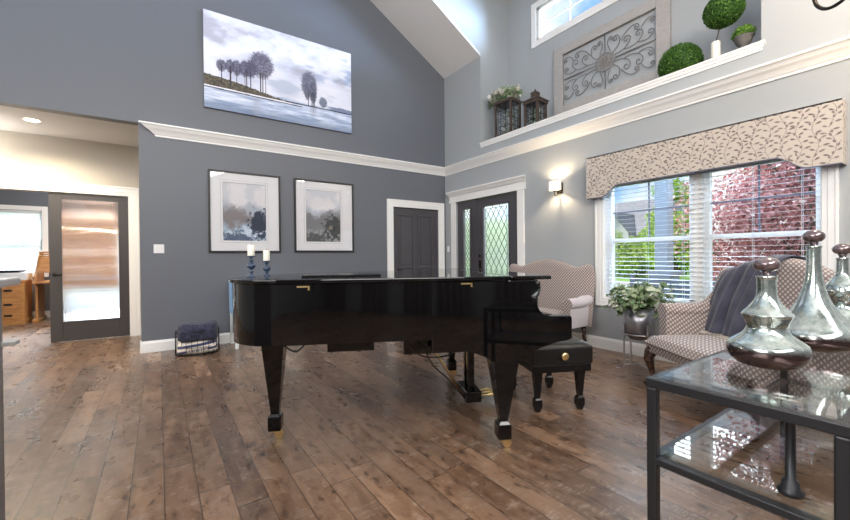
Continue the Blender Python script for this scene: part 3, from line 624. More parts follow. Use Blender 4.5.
def abstract(seed, right):
    n_, m_ = 200, 280; U, V = np.meshgrid(np.linspace(0, 1, n_+1), np.linspace(0, 1, m_+1))
    c = np.ones(U.shape+(3,))*np.array([.80, .81, .84]); a = fbm(U, V*1.4, 3, seed, 4); b = fbm(U+3, V*1.4, 6, seed+30, 5); e = fbm(U+1, V*1.4, 16, seed+60, 5)
    c = mixc(c, (.88, .87, .89), sst(a, .4, .65)); c = mixc(c, (.66, .69, .75), sst(V + (a-.5)*.35, .72, .55)*.8)
    ridge = .50 + .30*(fbm(U, U*0+.3, 3, seed+7, 4)-.5) + (.08*U if right else -.05*U)
    c = mixc(c, (.46, .42, .42) if not right else (.38, .37, .38), sst(V + (e-.5)*.16, ridge+.10, ridge-.05)*.75)
    c = mixc(c, (.66, .75, .84) if not right else (.46, .47, .48), sst(V + (b-.5)*.35, .34, .22)*.9)
    c = mixc(c, (.84, .88, .93), sst(V + (b-.5)*.3, .26, .16)*sst(e, .45, .6)*(.8 if not right else .3))
    d = np.hypot((U-(.86 if not right else .80))/.30, (V-.30)/.26) + (e-.5)*1.7; c = mixc(c, (.12, .16, .24) if not right else (.14, .16, .18), sst(d, 1.05, .6)*.92)
    d = np.hypot((U-(.30 if not right else .25))/.5, (V-.05)/.13) + (e-.5)*1.5; c = mixc(c, (.24, .30, .40) if not right else (.24, .25, .26), sst(d, 1.0, .5)*.8)
    return to_lin(np.clip(c, 0, 1)), n_, m_
def framed(name, label, x0, x1, z0, z1, ax0, ax1, az0, az1, seed, right):
    r = thing(name, label, 'picture', ((x0+x1)/2, YL, z0), group='framed watercolours on the blue wall'); y = YL; t_ = .024
    g = MB(); g.box((x0, y-.035, z0), (x1, y-.002, z0+t_)); g.box((x0, y-.035, z1-t_), (x1, y-.002, z1)); g.box((x0, y-.035, z0+t_), (x0+t_, y-.002, z1-t_)); g.box((x1-t_, y-.035, z0+t_), (x1, y-.002, z1-t_)); own(g.build('frame', M['frame_black']), r)
    g = MB(); a, b = y-.02, y-.012; bw = .012
    g.box((x0+t_, a, z0+t_), (ax0, b, z1-t_)); g.box((ax1, a, z0+t_), (x1-t_, b, z1-t_)); g.box((ax0, a, z0+t_), (ax1, b, az0)); g.box((ax0, a, az1), (ax1, b, z1-t_)); own(g.build('mat_board', M['mat_board'], bevel=.002), r)
    g = MB(); q = .03
    for (p0, p1, p2, p3) in ((ax0-q, az0-q, ax1+q, az0-q+.003), (ax0-q, az1+q, ax1+q, az1+q+.003), (ax0-q, az0-q, ax0-q+.003, az1+q), (ax1+q-.003, az0-q, ax1+q, az1+q)): g.box((p0, a-.001, p1), (p2, a+.001, p3))
    own(g.build('mat_line', M['greywash']), r)
    c, n_, m_ = abstract(seed, right); own(painted('print', (ax0, y-.008, az0), (ax1-ax0, 0, 0), (0, 0, az1-az0), n_, m_, c, M['paint']), r)
    g = MB(); g.box((x0+t_, y-.029, z0+t_), (x1-t_, y-.027, z1-t_)); own(g.build('glazing', M['pic_glass']), r)
framed('framed_print', 'black-framed misty print with wide white mat, nearest the light switch', .575, 1.543, 1.295, 2.457, .755, 1.335, 1.467, 2.30, 40, False)
framed('framed_print', 'black-framed dark-hillside print with wide white mat, nearest the closet door', 1.755, 2.745, 1.303, 2.455, 1.938, 2.514, 1.469, 2.30, 95, True)

# light switches
def switch(label, loc, rzv, n=1):
    r = thing('light_switch', label, 'light switch', loc, rzv); wd = .07 if n == 1 else .116
    g = MB(); g.box((-wd/2, -.006, -.058), (wd/2, 0, .058)); g.build('plate', M['plate'], r, bevel=.003)
    for k in range(n):
        x = 0 if n == 1 else (-.023 + .046*k); g = MB(); g.box((x-.005, -.016, -.004), (x+.005, -.006, .014)); g.build('toggle', M['plate'], r, bevel=.002)
switch('white double light switch on the blue wall left of the framed prints', (.001, YL, 1.345), 0, 2)
switch('small white light switch between closet and front doors', (XR, 6.11, 1.36), -pi/2, 1)

# wall sconces
def sconce(y, label):
    r = thing('wall_sconce', label, 'wall lamp', (XR, y, 2.17), -pi/2, 'bronze wall sconces with cream shades')   # local -Y faces into the room
    g = MB(); g.box((-.045, -.018, -.08), (.045, 0, .075)); g.build('backplate', M['bronze'], r, bevel=.003)
    g = MB(); g.tube([(0, -.018, -.055), (0, -.05, -.075), (0, -.075, -.115), (0, -.11, -.125), (0, -.135, -.1), (0, -.125, -.06), (0, -.12, -.03)], .006); g.lathe([(.018, 0), (.022, .012), (.012, .03)], (0, -.12, -.06), 16); g.build('arm', M['bronze'], r)
    g = MB(); g.lathe([(.072, 0), (.072, .115)], (0, -.12, -.035), 32, 1.25, .75, cap=False); g.lathe([(.069, .115), (.069, 0)], (0, -.12, -.035), 32, 1.25, .75, cap=False); g.build('lamp_shade', M['shade'], r)
    l = bpy.data.lights.new('sconce_bulb', 'POINT'); l.energy = 13; l.color = (1, .76, .48); l.shadow_soft_size = .02
    o = bpy.data.objects.new('sconce_bulb', l); col.objects.link(o); o.parent = r; o.location = (0, -.12, .03)
sconce(3.50, 'lit bronze wall sconce with cream drum shade between front door and valance')
sconce(.18, 'lit bronze wall sconce with cream drum shade beyond the right end of the valance')

# recessed ceiling light, plus an added unseen one to brighten the hall
for lab, x in (('lit round recessed downlight in the hall ceiling, the one inside the picture', -1.32), ('added round recessed downlight brightening the hall, unseen beyond the left edge', -2.75)):
    r = thing('recessed_light', lab, 'ceiling light', (x, 6.94, 3.0))
    g = MB(); g.lathe([(.098, -.004), (.098, 0), (.075, 0), (.075, -.004), (.098, -.004)], n=32, cap=False); g.build('trim_ring', M['trim'], r)
    g = MB(); g.lathe([(.074, -.003), (.074, -.001)], n=32); g.build('lens', M['lamp_disc'], r)
    l = bpy.data.lights.new('recessed_spot', 'SPOT'); l.energy = 120; l.spot_size = 2.7; l.spot_blend = .8; l.color = (1, .84, .62); l.shadow_soft_size = .07
    o = bpy.data.objects.new('recessed_spot', l); col.objects.link(o); o.parent = r; o.location = (0, 0, -.03)

# ---------------------------------------------------------------- valance and blinds
def valance():
    y0, y1, zt, zb0 = .705, 2.985, 2.46, 1.935; nu, nv = 520, 120
    r = thing('valance', 'cream upholstered window valance printed with brown leafy vines', 'valance', (XR, (y0+y1)/2, 1.94))
    U, V = np.meshgrid(np.linspace(0, 1, nu+1), np.linspace(0, 1, nv+1)); Wd = y1-y0
    def bottom(u):      # height of lower edge above zb0, as fraction of u in metres from the ends
        s = np.minimum(u, 1-u)*Wd; return .125*sst(s, .20, .42)
    zz = bottom(U); Z = zz + V*(zt-zb0-zz); Y = U*Wd
    c = np.ones(U.shape+(3,))*np.array([.58, .52, .46]); rr = np.random.RandomState(5)
    dark = np.zeros(U.shape)
    def seg(p, q, wd):
        nonlocal dark
        p = np.array(p); q = np.array(q); d = q-p; L = max((d@d), 1e-9); t = np.clip(((Y-p[0])*d[0]+(Z-p[1])*d[1])/L, 0, 1)
        dist = np.hypot(Y-p[0]-t*d[0], Z-p[1]-t*d[1]); dark = np.maximum(dark, sst(dist, wd*1.4, wd*.5))
    def leaf(p, a, L, wd, k):
        nonlocal dark
        x = (Y-p[0])*cos(a)+(Z-p[1])*sin(a); y = -(Y-p[0])*sin(a)+(Z-p[1])*cos(a); t = x/L
        prof = wd*4*np.clip(t, 0, 1)*(1-np.clip(t, 0, 1)); m_ = sst(np.abs(y), prof+.001, prof-.0015)*(t > 0)*(t < 1); dark = np.maximum(dark, m_*k)
    n = 22
    for i in range(n):
        y = (i+.5)*Wd/n; z = -.02; ph = rr.rand()*6; pts = []
        while z < .56:
            pts.append((y + .022*sin(z*22+ph), z)); z += .030
        for a, b in zip(pts[:-1], pts[1:]): seg(a, b, .0015)
        for j, p_ in enumerate(pts[1:-1]):
            s_ = 1 if j % 2 else -1; a = pi/2 + s_*(.75+.45*rr.rand()); st = .012+.018*rr.rand()
            q = (p_[0]+st*cos(a), p_[1]+st*sin(a)); seg(p_, q, .0011); leaf(q, a+.25*s_, .036+.012*rr.rand(), .0082, .75+.25*rr.rand())
            if rr.rand() < .5: leaf((p_[0]+.022*cos(a-1.3*s_), p_[1]+.02*sin(a)), a-1.2*s_, .030, .008, .85)
    c = mixc(c, (.15, .115, .115), np.clip(dark, 0, 1)*.95)
    x = XR - .15
    own(painted('front_panel', (x, y0, zb0), (0, Wd, 0), (0, 0, 1), nu, nv, c, M['paint_cloth'], warp=lambda U_, V_: zz + V_*(zt-zb0-zz)), r)
    g = MB(); pts = [(y0, zt), (y0, zb0)]
    for i in range(0, 81):
        u = i/80; pts.append((y0+u*Wd, zb0+float(bottom(np.array(u)))))
    pts += [(y1, zt)]
    g.prism([(min(max(p_[0], y0+.004), y1-.004), p_[1]) for p_ in pts[1:]+[(y0, zt)]][:], x+.002, x+.02, 0); own(g.build('backing_board', M['lining']), r)
    g = MB(); g.box((x-.001, y0-.006, zb0), (XR-.002, y0+.001, zt)); g.box((x-.001, y1-.001, zb0), (XR-.002, y1+.006, zt)); g.box((x, y0, zt-.012), (XR-.002, y1, zt)); own(g.build('return_panel', M['val_side']), r)
    g = MB(); g.tube([(x-.002, y0+i/80*Wd, zb0+float(bottom(np.array(i/80)))) for i in range(81)], .006, 6); own(g.build('piping', M['lining']), r)
M['val_side'] = mat('valance_side_cloth', (.58, .52, .46), .95, var=(38, (.25, .2, .19), .58, .62))
valance()
def blind(name_label, y0, y1, z0, z1, x):
    r = thing('window_blind', name_label, 'blind', (x, (y0+y1)/2, z0), group='white slatted blinds in the front window')
    g = MB(); z = z0 + .03; a = math.radians(3); k = 0
    while z < z1:
        w_ = .021; h = w_*sin(a); q = w_*cos(a); v = [(x-q, y0, z-h), (x+q, y0, z+h), (x+q, y1, z+h), (x-q, y1, z-h)]; v += [(p[0], p[1], p[2]+.0026) for p in v]
        g.add(v, [(0,3,2,1), (4,5,6,7), (0,1,5,4), (1,2,6,5), (2,3,7,6), (3,0,4,7)]); z += .052
    own(g.build('slats', M['blind']), r)
    g = MB(); n = 3
    for i in range(n):
        y = y0 + (y1-y0)*(.12+.38*i)
        for sx in (-.024, .024): g.box((x+sx-.001, y-.0015, z0), (x+sx+.001, y+.0015, z1))
    own(g.build('ladder_cords', M['blind']), r)
    g = MB(); g.box((x-.027, y0, z1), (x+.027, y1, z1+.045)); own(g.build('headrail', M['blind'], bevel=.003), r)
    g = MB(); g.box((x-.025, y0, z0-.01), (x+.025, y1, z0+.012)); own(g.build('bottom_rail', M['blind'], bevel=.003), r)
    return r
blind('white wooden slat blind over the left half of the front window', 1.825, 2.83, .68, 2.07, XR + .04)
br = blind('white wooden slat blind over the right half of the front window', .87, 1.795, .68, 2.07, XR + .04)
g = MB(); g.tube([(XR-.01, .99, 2.07), (XR-.01, .99, 1.99)], .0015, 5); g.lathe([(.004, 0), (.009, .004), (.007, .028), (.003, .034)], (XR-.01, .99, 1.96), 10); own(g.build('cord_tassel', M['bronze']), br)
for lab, xa_, xb_ in (('white slatted blind in the office window above the pine file cabinet', -3.68, -2.04), ('white slatted blind seen blurred through the reeded door glass', -1.73, -.37)):
    r = thing('window_blind', lab, 'blind', ((xa_+xb_)/2, 11.33, .95))
    g = MB(); z = .98
    while z < 2.2:
        g.add([(xa_, 11.312, z), (xb_, 11.312, z), (xb_, 11.345, z+.034), (xa_, 11.345, z+.034), (xa_, 11.314, z-.002), (xb_, 11.314, z-.002), (xb_, 11.347, z+.032), (xa_, 11.347, z+.032)], [(0,1,2,3), (7,6,5,4), (0,4,5,1), (1,5,6,2), (2,6,7,3), (3,7,4,0)]); z += .05
    own(g.build('slats', M['office_blind']), r)
    g = MB(); g.box((xa_, 11.305, 2.2), (xb_, 11.36, 2.245)); own(g.build('headrail', M['blind']), r)

# ---------------------------------------------------------------- grand piano: local X to the tail, -Y to the treble side
pa = math.radians(154.1)
pn = thing('grand_piano', 'polished black grand piano with its lid closed in the middle of the room', 'piano', (1.745, 1.68, 0), pa)
def plan(off, t0, n=10):
    """outline in (t, y=-s), starting at the bass front corner"""
    P = [(t0, 0)]
    P += [(1.34, 0), (1.46, .025), (1.56, .09), (1.63, .19), (1.66, .31), (1.665, .43), (1.655, .55), (1.61, .67), (1.53, .78), (1.42, .88), (1.27, .98), (1.09, 1.07), (.90, 1.16), (.72, 1.26), (.56, 1.38), (.42, 1.51), (.30, 1.61), (.18, 1.67), (.05, 1.69), (t0, 1.69)]
    # smooth by Catmull-Rom over the curved run
    Q = [P[0]]; C_ = P[1:-1]
    for i in range(len(C_) - 1):
        p0 = C_[max(i-1, 0)]; p1 = C_[i]; p2 = C_[i+1]; p3 = C_[min(i+2, len(C_)-1)]
        if i == 0: p0 = (p1[0]-.1, 0)
        for k in range(3):
            t = k/3; q = []
            for d in (0, 1): q.append(.5*((2*p1[d]) + (-p0[d]+p2[d])*t + (2*p0[d]-5*p1[d]+4*p2[d]-p3[d])*t*t + (-p0[d]+3*p1[d]-3*p2[d]+p3[d])*t**3))
            Q.append(tuple(q))
    Q.append(C_[-1]); Q.append(P[-1])
    if off:
        R_ = []
        for i, p in enumerate(Q):
            a = Q[max(i-1, 0)]; b = Q[min(i+1, len(Q)-1)]; dx_, dy_ = b[0]-a[0], b[1]-a[1]; L = math.hypot(dx_, dy_) or 1
            R_.append((p[0]+off*dy_/L*1 if i not in (0, len(Q)-1) else p[0], p[1]-off*dx_/L))
        Q = R_
    return [(x, -y) for x, y in Q]
def ring(name, outer, inner, z0, z1, m_, parent, bevel=0):
    n = len(outer); g = MB(); v = []
    for P, z in ((outer, z0), (outer, z1), (inner, z0), (inner, z1)): v += [(x, y, z) for x, y in P]
    fs = []
    for i in range(n-1):
        fs += [(i, i+1, n+i+1, n+i), (2*n+i+1, 2*n+i, 3*n+i, 3*n+i+1), (n+i, n+i+1, 3*n+i+1, 3*n+i), (i+1, i, 2*n+i, 2*n+i+1)]
    fs += [(0, n, 3*n, 2*n), (n-1, 3*n-1, 4*n-1, 2*n-1)]
    g.add(v, fs, True); o = g.build(name, m_, parent)
    mm = o.modifiers.new('split', 'EDGE_SPLIT'); mm.split_angle = math.radians(40); return o
BG = M['black_gloss']
o_ = plan(0, -.2); i_ = plan(-.05, -.2)
ring('rim', o_, i_, .71, 1.055, BG, pn)
g = MB(); g.prism(i_, .70, .74); g.build('bottom_board', BG, pn)
g = MB(); g.prism(plan(.016, -.02), 1.058, 1.082); g.build('lid', BG, pn, bevel=.006, seg=3)
g = MB(); g.box((-.285, -1.706, 1.058), (-.024, .016, 1.082)); g.build('front_lid', BG, pn, bevel=.008, seg=3)
# cheeks: arm profile in (t, z)
chk = [(-.19, 1.055), (-.215, 1.045), (-.222, 1.0), (-.212, .965), (-.195, .94), (-.197, .90), (-.215, .865), (-.245, .84), (-.29, .828), (-.42, .826), (-.425, .81), (-.425, .685), (-.40, .675), (-.31, .662), (-.22, .635), (-.15, .60), (-.115, .56), (.095, .56), (.12, .585), (.155, .60), (.205, .62), (.25, .63), (.46, .632), (.46, 1.055)]
for s0, s1 in ((-.002, .07), (1.62, 1.692)):
    g = MB(); g.prism(chk, -s1, -s0, 1); g.build('cheek', BG, pn, bevel=.005)
g = MB(); g.box((-.40, -1.62, .66), (.42, -.07, .715)); g.build('keybed', BG, pn, bevel=.004)
g = MB(); g.prism([(-.36, .715), (-.36, .80), (-.33, .83), (-.20, .84), (-.10, .86), (-.06, 1.03), (-.03, 1.04), (-.03, .715)], -1.62, -.07, 1); g.build('fallboard', BG, pn, bevel=.006)
def piano_leg(t, s, ztop, head, foot):
    x, y = t, -s
    g = MB(); g.frustum((x, y, ztop), (head, head), (x, y, ztop - .03), (head*.96, head*.96)); g.frustum((x, y, ztop-.03), (head*.92, head*.92), (x, y, .17), (foot*.62, foot*.62))
    g.frustum((x, y, .172), (foot*.62, foot*.62), (x, y, .150), (foot, foot)); g.box((x-foot/2, y-foot/2, .066), (x+foot/2, y+foot/2, .150)); g.frustum((x, y, .067), (foot, foot), (x, y, .056), (foot*.8, foot*.8))
    o = g.build('leg', BG, pn, bevel=.004)
    c = MB(); c.lathe([(.02, .05), (.032, .054), (.032, .062)], (x, y, 0), 16)
    c.box((x-.03, y-.016, .03), (x-.002, y-.011, .06)); c.box((x-.03, y+.011, .03), (x-.002, y+.016, .06)); c.box((x-.03, y-.016, .05), (x+.02, y+.016, .058))
    c.tube([(x-.022, y-.014, .029), (x-.022, y+.014, .029)], .029, 20); c.box((x-.034, y-.022, .045), (x+.03, y+.022, .07)); c.build('caster', M['brass'], o)
piano_leg(.0, .085, .57, .17, .085); piano_leg(.0, 1.60, .66, .17, .085); piano_leg(1.455, .45, .70, .16, .085)
g = MB(); g.box((1.33, -.60, .655), (1.58, -.30, .70)); g.build('leg_block', BG, pn, bevel=.004)
g = MB(); g.box((.38, -1.3, .60), (.62, -.12, .70)); g.box((.62, -.95, .645), (1.35, -.8, .70)); g.build('bracing', BG, pn, bevel=.004)
# pedal lyre
g = MB(); g.box((-.06, -.98, .60), (.12, -.70, .66)); g.build('lyre_block', BG, pn)
for s in (.78, .90):
    g = MB(); g.frustum((.02, -s, .60), (.05, .045), (.02, -s, .14), (.045, .04)); g.build('lyre_post', BG, pn)
g = MB(); g.box((-.045, -.99, .055), (.085, -.69, .14)); g.build('lyre_box', BG, pn, bevel=.008)
for s in (.78, .84, .90):
    g = MB(); g.tube([(-.03, -s, .075), (-.10, -s, .08), (-.15, -s, .085), (-.20, -s, .07)], [.007, .008, .013, .012], 8); g.build('pedal', M['brass'], pn)
g = MB()
for s in (.80, .84, .88): g.tube([(.03, -s, .14), (.03, -s, .62)], .004, 6)
g.build('pedal_rod', M['brass'], pn)
for s in (.74, .94):
    g = MB(); g.tube([(.09, -s, .09), (.42, -s+.0, .64)], .007, 8); g.build('lyre_brace', M['brass'], pn)
# hinge hooks on the side, player box, reflectless cables
for t in (.215, 1.16):
    g = MB(); g.box((t, .0, 1.036), (t+.07, .006, 1.045)); g.box((t, .0, 1.02), (t+.010, .006, 1.045)); g.build('lid_hook', M['brass'], pn)
g = MB(); g.box((.80, -.42, .635), (1.08, -.12, .70)); g.build('player_unit', M['black_satin'], pn, bevel=.006)
# folded desk shape on the lid
PM = Matrix.Translation((1.745, 1.68, 0)) @ RZ(pa)
def Pw(t, s, z): return tuple(PM @ Vector((t, -s, z)))
g = MB()
for pts in ([(.95, .2, .70), (.9, .15, .655), (.86, .12, .66), (.82, .1, .70)], [(1.35, .15, .70), (1.30, .12, .665), (1.25, .1, .655), (1.2, .1, .70)], [(.66, .3, .68), (.55, .2, .62), (.42, .2, .60), (.2, .5, .56), (.05, .75, .52), (-.05, .9, .6)], [(.62, .1, .70), (.5, .15, .58), (.3, .3, .54), (.15, .5, .57), (-.02, .6, .63)], [(.9, .4, .68), (.7, .3, .66), (.5, .4, .63), (.3, .6, .55), (.1, .9, .5)], [(.55, .1, .69), (.5, .1, .64), (.42, .2, .5), (.25, .5, .3), (.1, .7, .1)]):
    P_ = []
    for i in range(len(pts)-1):
        for k in range(6):
            t = k/6; p0 = Vector(pts[max(i-1, 0)]); p1 = Vector(pts[i]); p2 = Vector(pts[i+1]); p3 = Vector(pts[min(i+2, len(pts)-1)])
            q = .5*((2*p1) + (p2-p0)*t + (2*p0-5*p1+4*p2-p3)*t*t + (3*p1-p0-3*p2+p3)*t**3); P_.append((q.x, -q.y, q.z))
    P_.append((pts[-1][0], -pts[-1][1], pts[-1][2])); g.tube(P_, .005, 6)
g.build('cable', M['cable'], pn)

# candlesticks on the lid
def candle_holder(label, t, s, h, kind):
    x, y, z = Pw(t, s, 1.083); r = thing('candlestick', label, 'candlestick', (x, y, z), group='blue candlesticks on the piano lid'); k_ = .62
    if kind: prof = [(.045, 0), (.045, .006), (.02, .012), (.009, .03), (.012, .045), (.024, .055), (.024, .062), (.011, .072), (.012, .08), (.038, .098), (.044, .118), (.036, .138), (.012, .152), (.011, .16), (.024, .168), (.024, .178), (.010, .19), (.012, .205), (.048, .213), (.048, .22)]
    else: prof = [(.04, 0), (.04, .006), (.016, .014), (.012, .024), (.022, .032), (.013, .042), (.034, .058), (.042, .08), (.033, .102), (.014, .114), (.012, .124), (.026, .134), (.014, .15), (.046, .158), (.046, .166)]
    prof = [(a*k_, b*k_) for a, b in prof]; h *= k_; g = MB(); g.lathe(prof, n=32); g.build('holder', M['navy_ceramic'], r)
    zt = prof[-1][1]; c = MB(); c.lathe([(.021, zt), (.022, zt+.003), (.022, zt+h-.003), (.020, zt+h), (.008, zt+h-.003)], n=24); co = c.build('candle', M['wax'], r)
    c = MB(); c.tube([(0, 0, zt+h-.006), (.001, 0, zt+h+.01)], .0015, 5); c.build('wick', M['cable'], co)
candle_holder('taller navy candlestick with white pillar candle at the piano tail end', 1.575, .37, .115, True)
candle_holder('shorter navy candlestick with white pillar candle, right of the taller one', 1.53, .57, .12, False)
x, y, z = Pw(1.0, .42, 1.083)
bk = thing('sheet_music_book', 'thin black music book lying flat on the piano lid', 'book', (x, y, z), pa)
g = MB(); g.box((-.25, -.15, 0), (.25, .15, .002)); g.box((-.245, -.145, .0015), (.245, .145, .007)); g.build('pages', M['black_satin'], bk); g = MB(); g.box((-.25, -.15, .007), (.25, .15, .009)); g.build('cover', M['black_satin'], bk)

# bench: local as piano
bc = Pw(-.625, .83, 0)
bn = thing('piano_bench', 'black piano bench with padded leather seat and brass adjusting knob', 'bench', bc, pa)
HX, HY = .175, .26
for sx in (-1, 1):
    for sy in (-1, 1):
        x, y = sx*HX, sy*HY; g = MB(); g.frustum((x, y, .33), (.068, .068), (x, y, .11), (.036, .036)); g.frustum((x, y, .11), (.036, .036), (x, y, .095), (.056, .056)); g.frustum((x, y, .095), (.058, .058), (x, y, .04), (.058, .058)); g.frustum((x, y, .041), (.055, .055), (x, y, 0), (.034, .034)); g.build('leg', M['black_satin'], bn, bevel=.002)
g = MB(); g.box((-.235, -.33, .315), (.235, .33, .375)); g.build('apron', M['black_satin'], bn, bevel=.006)
def cushion(fn_w, z0, z1, hx, hy, puff=.03):
    g = MB(); n = 24; m_ = 32
    def fn(u, v):
        x = (u*2-1); y = (v*2-1); ex = (1-abs(x)**6); ey = (1-abs(y)**6)
        tuft = -.012*(abs(sin(pi*2*v))**14)*(abs(sin(pi*u))**2) - .006*max(0, 1-abs(x)*5)*0
        return (x*hx, y*hy, z1 - puff + puff*(ex*ey)**.5 + tuft)
    g.sheet(fn, n, m_); return g
g = cushion(None, 0, .545, .245, .34, .035); g.box((-.245, -.34, .374), (.245, .34, .51)); g.build('seat_cushion', M['leather'], bn, bevel=.012)
for sy in (-1, 1):
    g = MB(); g.lathe([(.012, 0), (.012, .018), (.026, .02), (.030, .026), (.026, .034), (.014, .036)], n=20); kb = g.build('adjusting_knob', M['brass'], bn, M=Matrix.Translation((0, sy*.34, .445)) @ Matrix.Rotation(-sy*pi/2, 4, 'X'))

# ---------------------------------------------------------------- settees
def settee(name_label, loc, rzv, W, arm_h=.70, back_h=1.08, seat_h=.47, D=.76, cab=False, setback=.08):
    """local: faces -Y, width along X"""
    r = thing('settee', name_label, 'settee', loc, rzv, 'camelback settees by the front wall')
    U_ = M['uphol']; hw = W/2; bt = .15
    # back: camel curve, slightly reclined, thick
    def top(x):
        a = abs(x)/hw; return back_h - .035 + .085*math.exp(-(a/.42)**2) - .03*math.exp(-((a-.62)/.16)**2) + .015*math.exp(-((a-.84)/.12)**2) - (.16*max(0, (a-.90)/.10)**2.4 if not cab else .30*max(0, (a-.72)/.28)**2.2)
    g = MB(); n, m_ = 48, 14
    def back(u, v):
        x = (u*2-1)*hw; zt = top(x); ph = v*2*pi; e = max(0.02, 1-abs(u*2-1)**8)
        # closed cross-section: front face, rounded top, rear face
        z0 = .30
        if v < .42: z = z0 + (zt-z0)*(v/.42); y = -bt/2 - .02*sin(pi*v/.42)
        elif v < .58: k = (v-.42)/.16; z = zt + .045*sin(pi*k); y = -bt/2*cos(pi*k)
        else: z = zt - (zt-z0)*((v-.58)/.42); y = bt/2
        return (x, D/2 - bt/2 + y*e + (z-.3)*.14 - .07, z)
    g.sheet(back, n, 40)
    ends = []
    for s_ in (0, 1):
        pts = [back(s_, j/40) for j in range(41)]; b = len(g.v); g.v += pts; g.f.append(tuple(range(b, b+41)) if s_ == 0 else tuple(range(b, b+41))[::-1]); g.sm.append(False)
    g.build('backrest', U_, r)
    # seat rail and cushion
    g = MB(); g.box((-hw+.07, -D/2+.03, .30), (hw-.07, D/2-.1, .40)); g.build('seat_rail', U_, r, bevel=.02)
    g = MB()
    def cush(u, v):
        x = (u*2-1); y = (v*2-1); e = ((1-abs(x)**8)*(1-abs(y)**8))**.5
        return (x*(hw-.10), -D/2 + .0 + (v)*(D-.16) - .02*(1-x*x), seat_h - .07 + .085*e)
    g.sheet(cush, 28, 20); g.box((-hw+.10, -D/2, .395), (hw-.10, D/2-.16, seat_h-.06)); g.build('seat_cushion', U_, r, bevel=.015)
    # arms: panel + roll
    for s_ in (-1, 1):
        g = MB(); x = s_*(hw-.09)
        yf, yb = -D/2+(.20 if cab else setback), D/2-.10
        def roll(u, v):
            a = v*2*pi; y = yf + (yb-yf)*u; rr_ = .068*(1 - .0*u); z = arm_h - .06 + rr_*sin(a) + (.12 if cab else .04)*max(0, (u-.6)/.4)**2; return (x + s_*.015 + rr_*cos(a), y, z)
        g.sheet(roll, 16, 20)
        b = len(g.v); g.v += [roll(0, j/20) for j in range(20)]; g.f.append(tuple(range(b, b+20))); g.sm.append(False)
        g.build('arm_roll', M['uphol_plain'] if not cab else U_, r)
        g = MB(); xo = sorted((x - s_*.045, x + s_*.05)); g.prism([(yf+.005, .30), (yf-.0, arm_h-.09), (yf+.06, arm_h-.05), (yb, arm_h+.04), (yb, .30)], xo[0], xo[1], 0); g.build('arm_panel', M['uphol_plain'] if not cab else U_, r, bevel=.012)
        g = MB(); g.box((xo[0]-.006, yf-.012, .31), (xo[1]+.006, yf+.004, arm_h-.07)); g.tube([(x+s_*.015, yf-.014, arm_h-.06), (x+s_*.015, yf+.006, arm_h-.06)], .068, 24); g.build('arm_front', U_, r, bevel=.004)
    # legs
    for sx in (-1, 1):
        x = sx*(hw-.13)
        g = MB()
        if cab:
            y = -D/2 + .07; pts = [(x, y+.02, .36), (x+sx*.01, y-.02, .30), (x+sx*.015, y-.035, .24), (x+sx*.005, y-.01, .14), (x, y+.0, .07), (x+sx*.01, y-.035, .03)]
            g.tube(pts, [.05, .052, .042, .026, .021, .03], 14); g.ball((x+sx*.012, y-.04, .028), (.04, .045, .028), 16, 8)
        else: g.frustum((x, -D/2+.1, .31), (.055, .055), (x, -D/2+.1, 0), (.03, .03))
        g.build('leg', M['wood_dark'], r)
        g = MB(); g.tube([(x, D/2-.13, .32), (x, D/2-.11, .15), (x, D/2-.06, 0)], [.03, .024, .018], 10); g.build('leg', M['wood_dark'], r)
    return r
s1 = settee('lattice-patterned camelback settee against the wall behind the piano bench', (4.33, 3.66, 0), -pi/2, 1.52, arm_h=.665, back_h=1.065, D=.70, setback=.17)
S2A = math.radians(236.5)
u2 = Vector((-cos(math.radians(56.2)), -sin(math.radians(56.2)), 0)); d2 = Vector((.83, -.557, 0)); W2 = 1.36
p2 = Vector((3.79, 1.94, 0)) + u2*(W2/2) + d2*.40
s2 = settee('lattice-patterned camelback settee with cabriole legs and a grey throw by the window', tuple(p2), S2A, W2, arm_h=.74, back_h=1.08, D=.80, cab=True)
S2M = Matrix.Translation(p2) @ RZ(S2A)

# throw over the back of the second settee
bl_ = thing('throw_blanket', 'grey-blue fringed throw draped over the settee back by the window', 'blanket', tuple(S2M @ Vector((0, .3, .5))), 0)
def thr(u, v):     # u across, v from the seat (0) over the top to behind (1)
    x0 = lambda v_: -.30 - .10*v_ if False else 0
    wid = .58 - .04*v; xc = -.09 - .26*(1-v)   # fans out downward
    x = xc + (u-.5)*wid + .012*sin(v*9+u*4)
    hw = W2/2; a = abs(x)/hw; zt = 1.08 - .035 + .085*math.exp(-(a/.42)**2) - .03*math.exp(-((a-.62)/.16)**2) + .015*math.exp(-((a-.84)/.12)**2) - .30*max(0, (a-.72)/.28)**2.2
    fold = .016*sin(u*17+v*2) + .01*sin(u*31+1)
    D = .80; bt = .15
    if v < .62:
        k = v/.62; z = .50 + (zt+.0-.50)*k; y = -bt/2 - .02*sin(pi*k*.9) - .03 - .03*(1-k)**2 + fold*(1-.4*k)
        return (x, D/2-bt/2 + y + (z-.3)*.14-.07, z)
    k = (v-.62)/.38
    if k < .45: q = k/.45; z = zt+.0 + .068*sin(pi*q); y = -(bt/2+.03)*cos(pi*q) + fold*.5
    else: z = zt - .30*(k-.45)/.55; y = bt/2+.03 + fold*.5
    return (x, D/2-bt/2 + y + (z-.3)*.14-.07, z)
g = MB(); g.sheet(lambda u, v: tuple(S2M @ Vector(thr(u, v))), 40, 50, .008); own(g.build('cloth', M['throw_grey']), bl_)
g = MB()
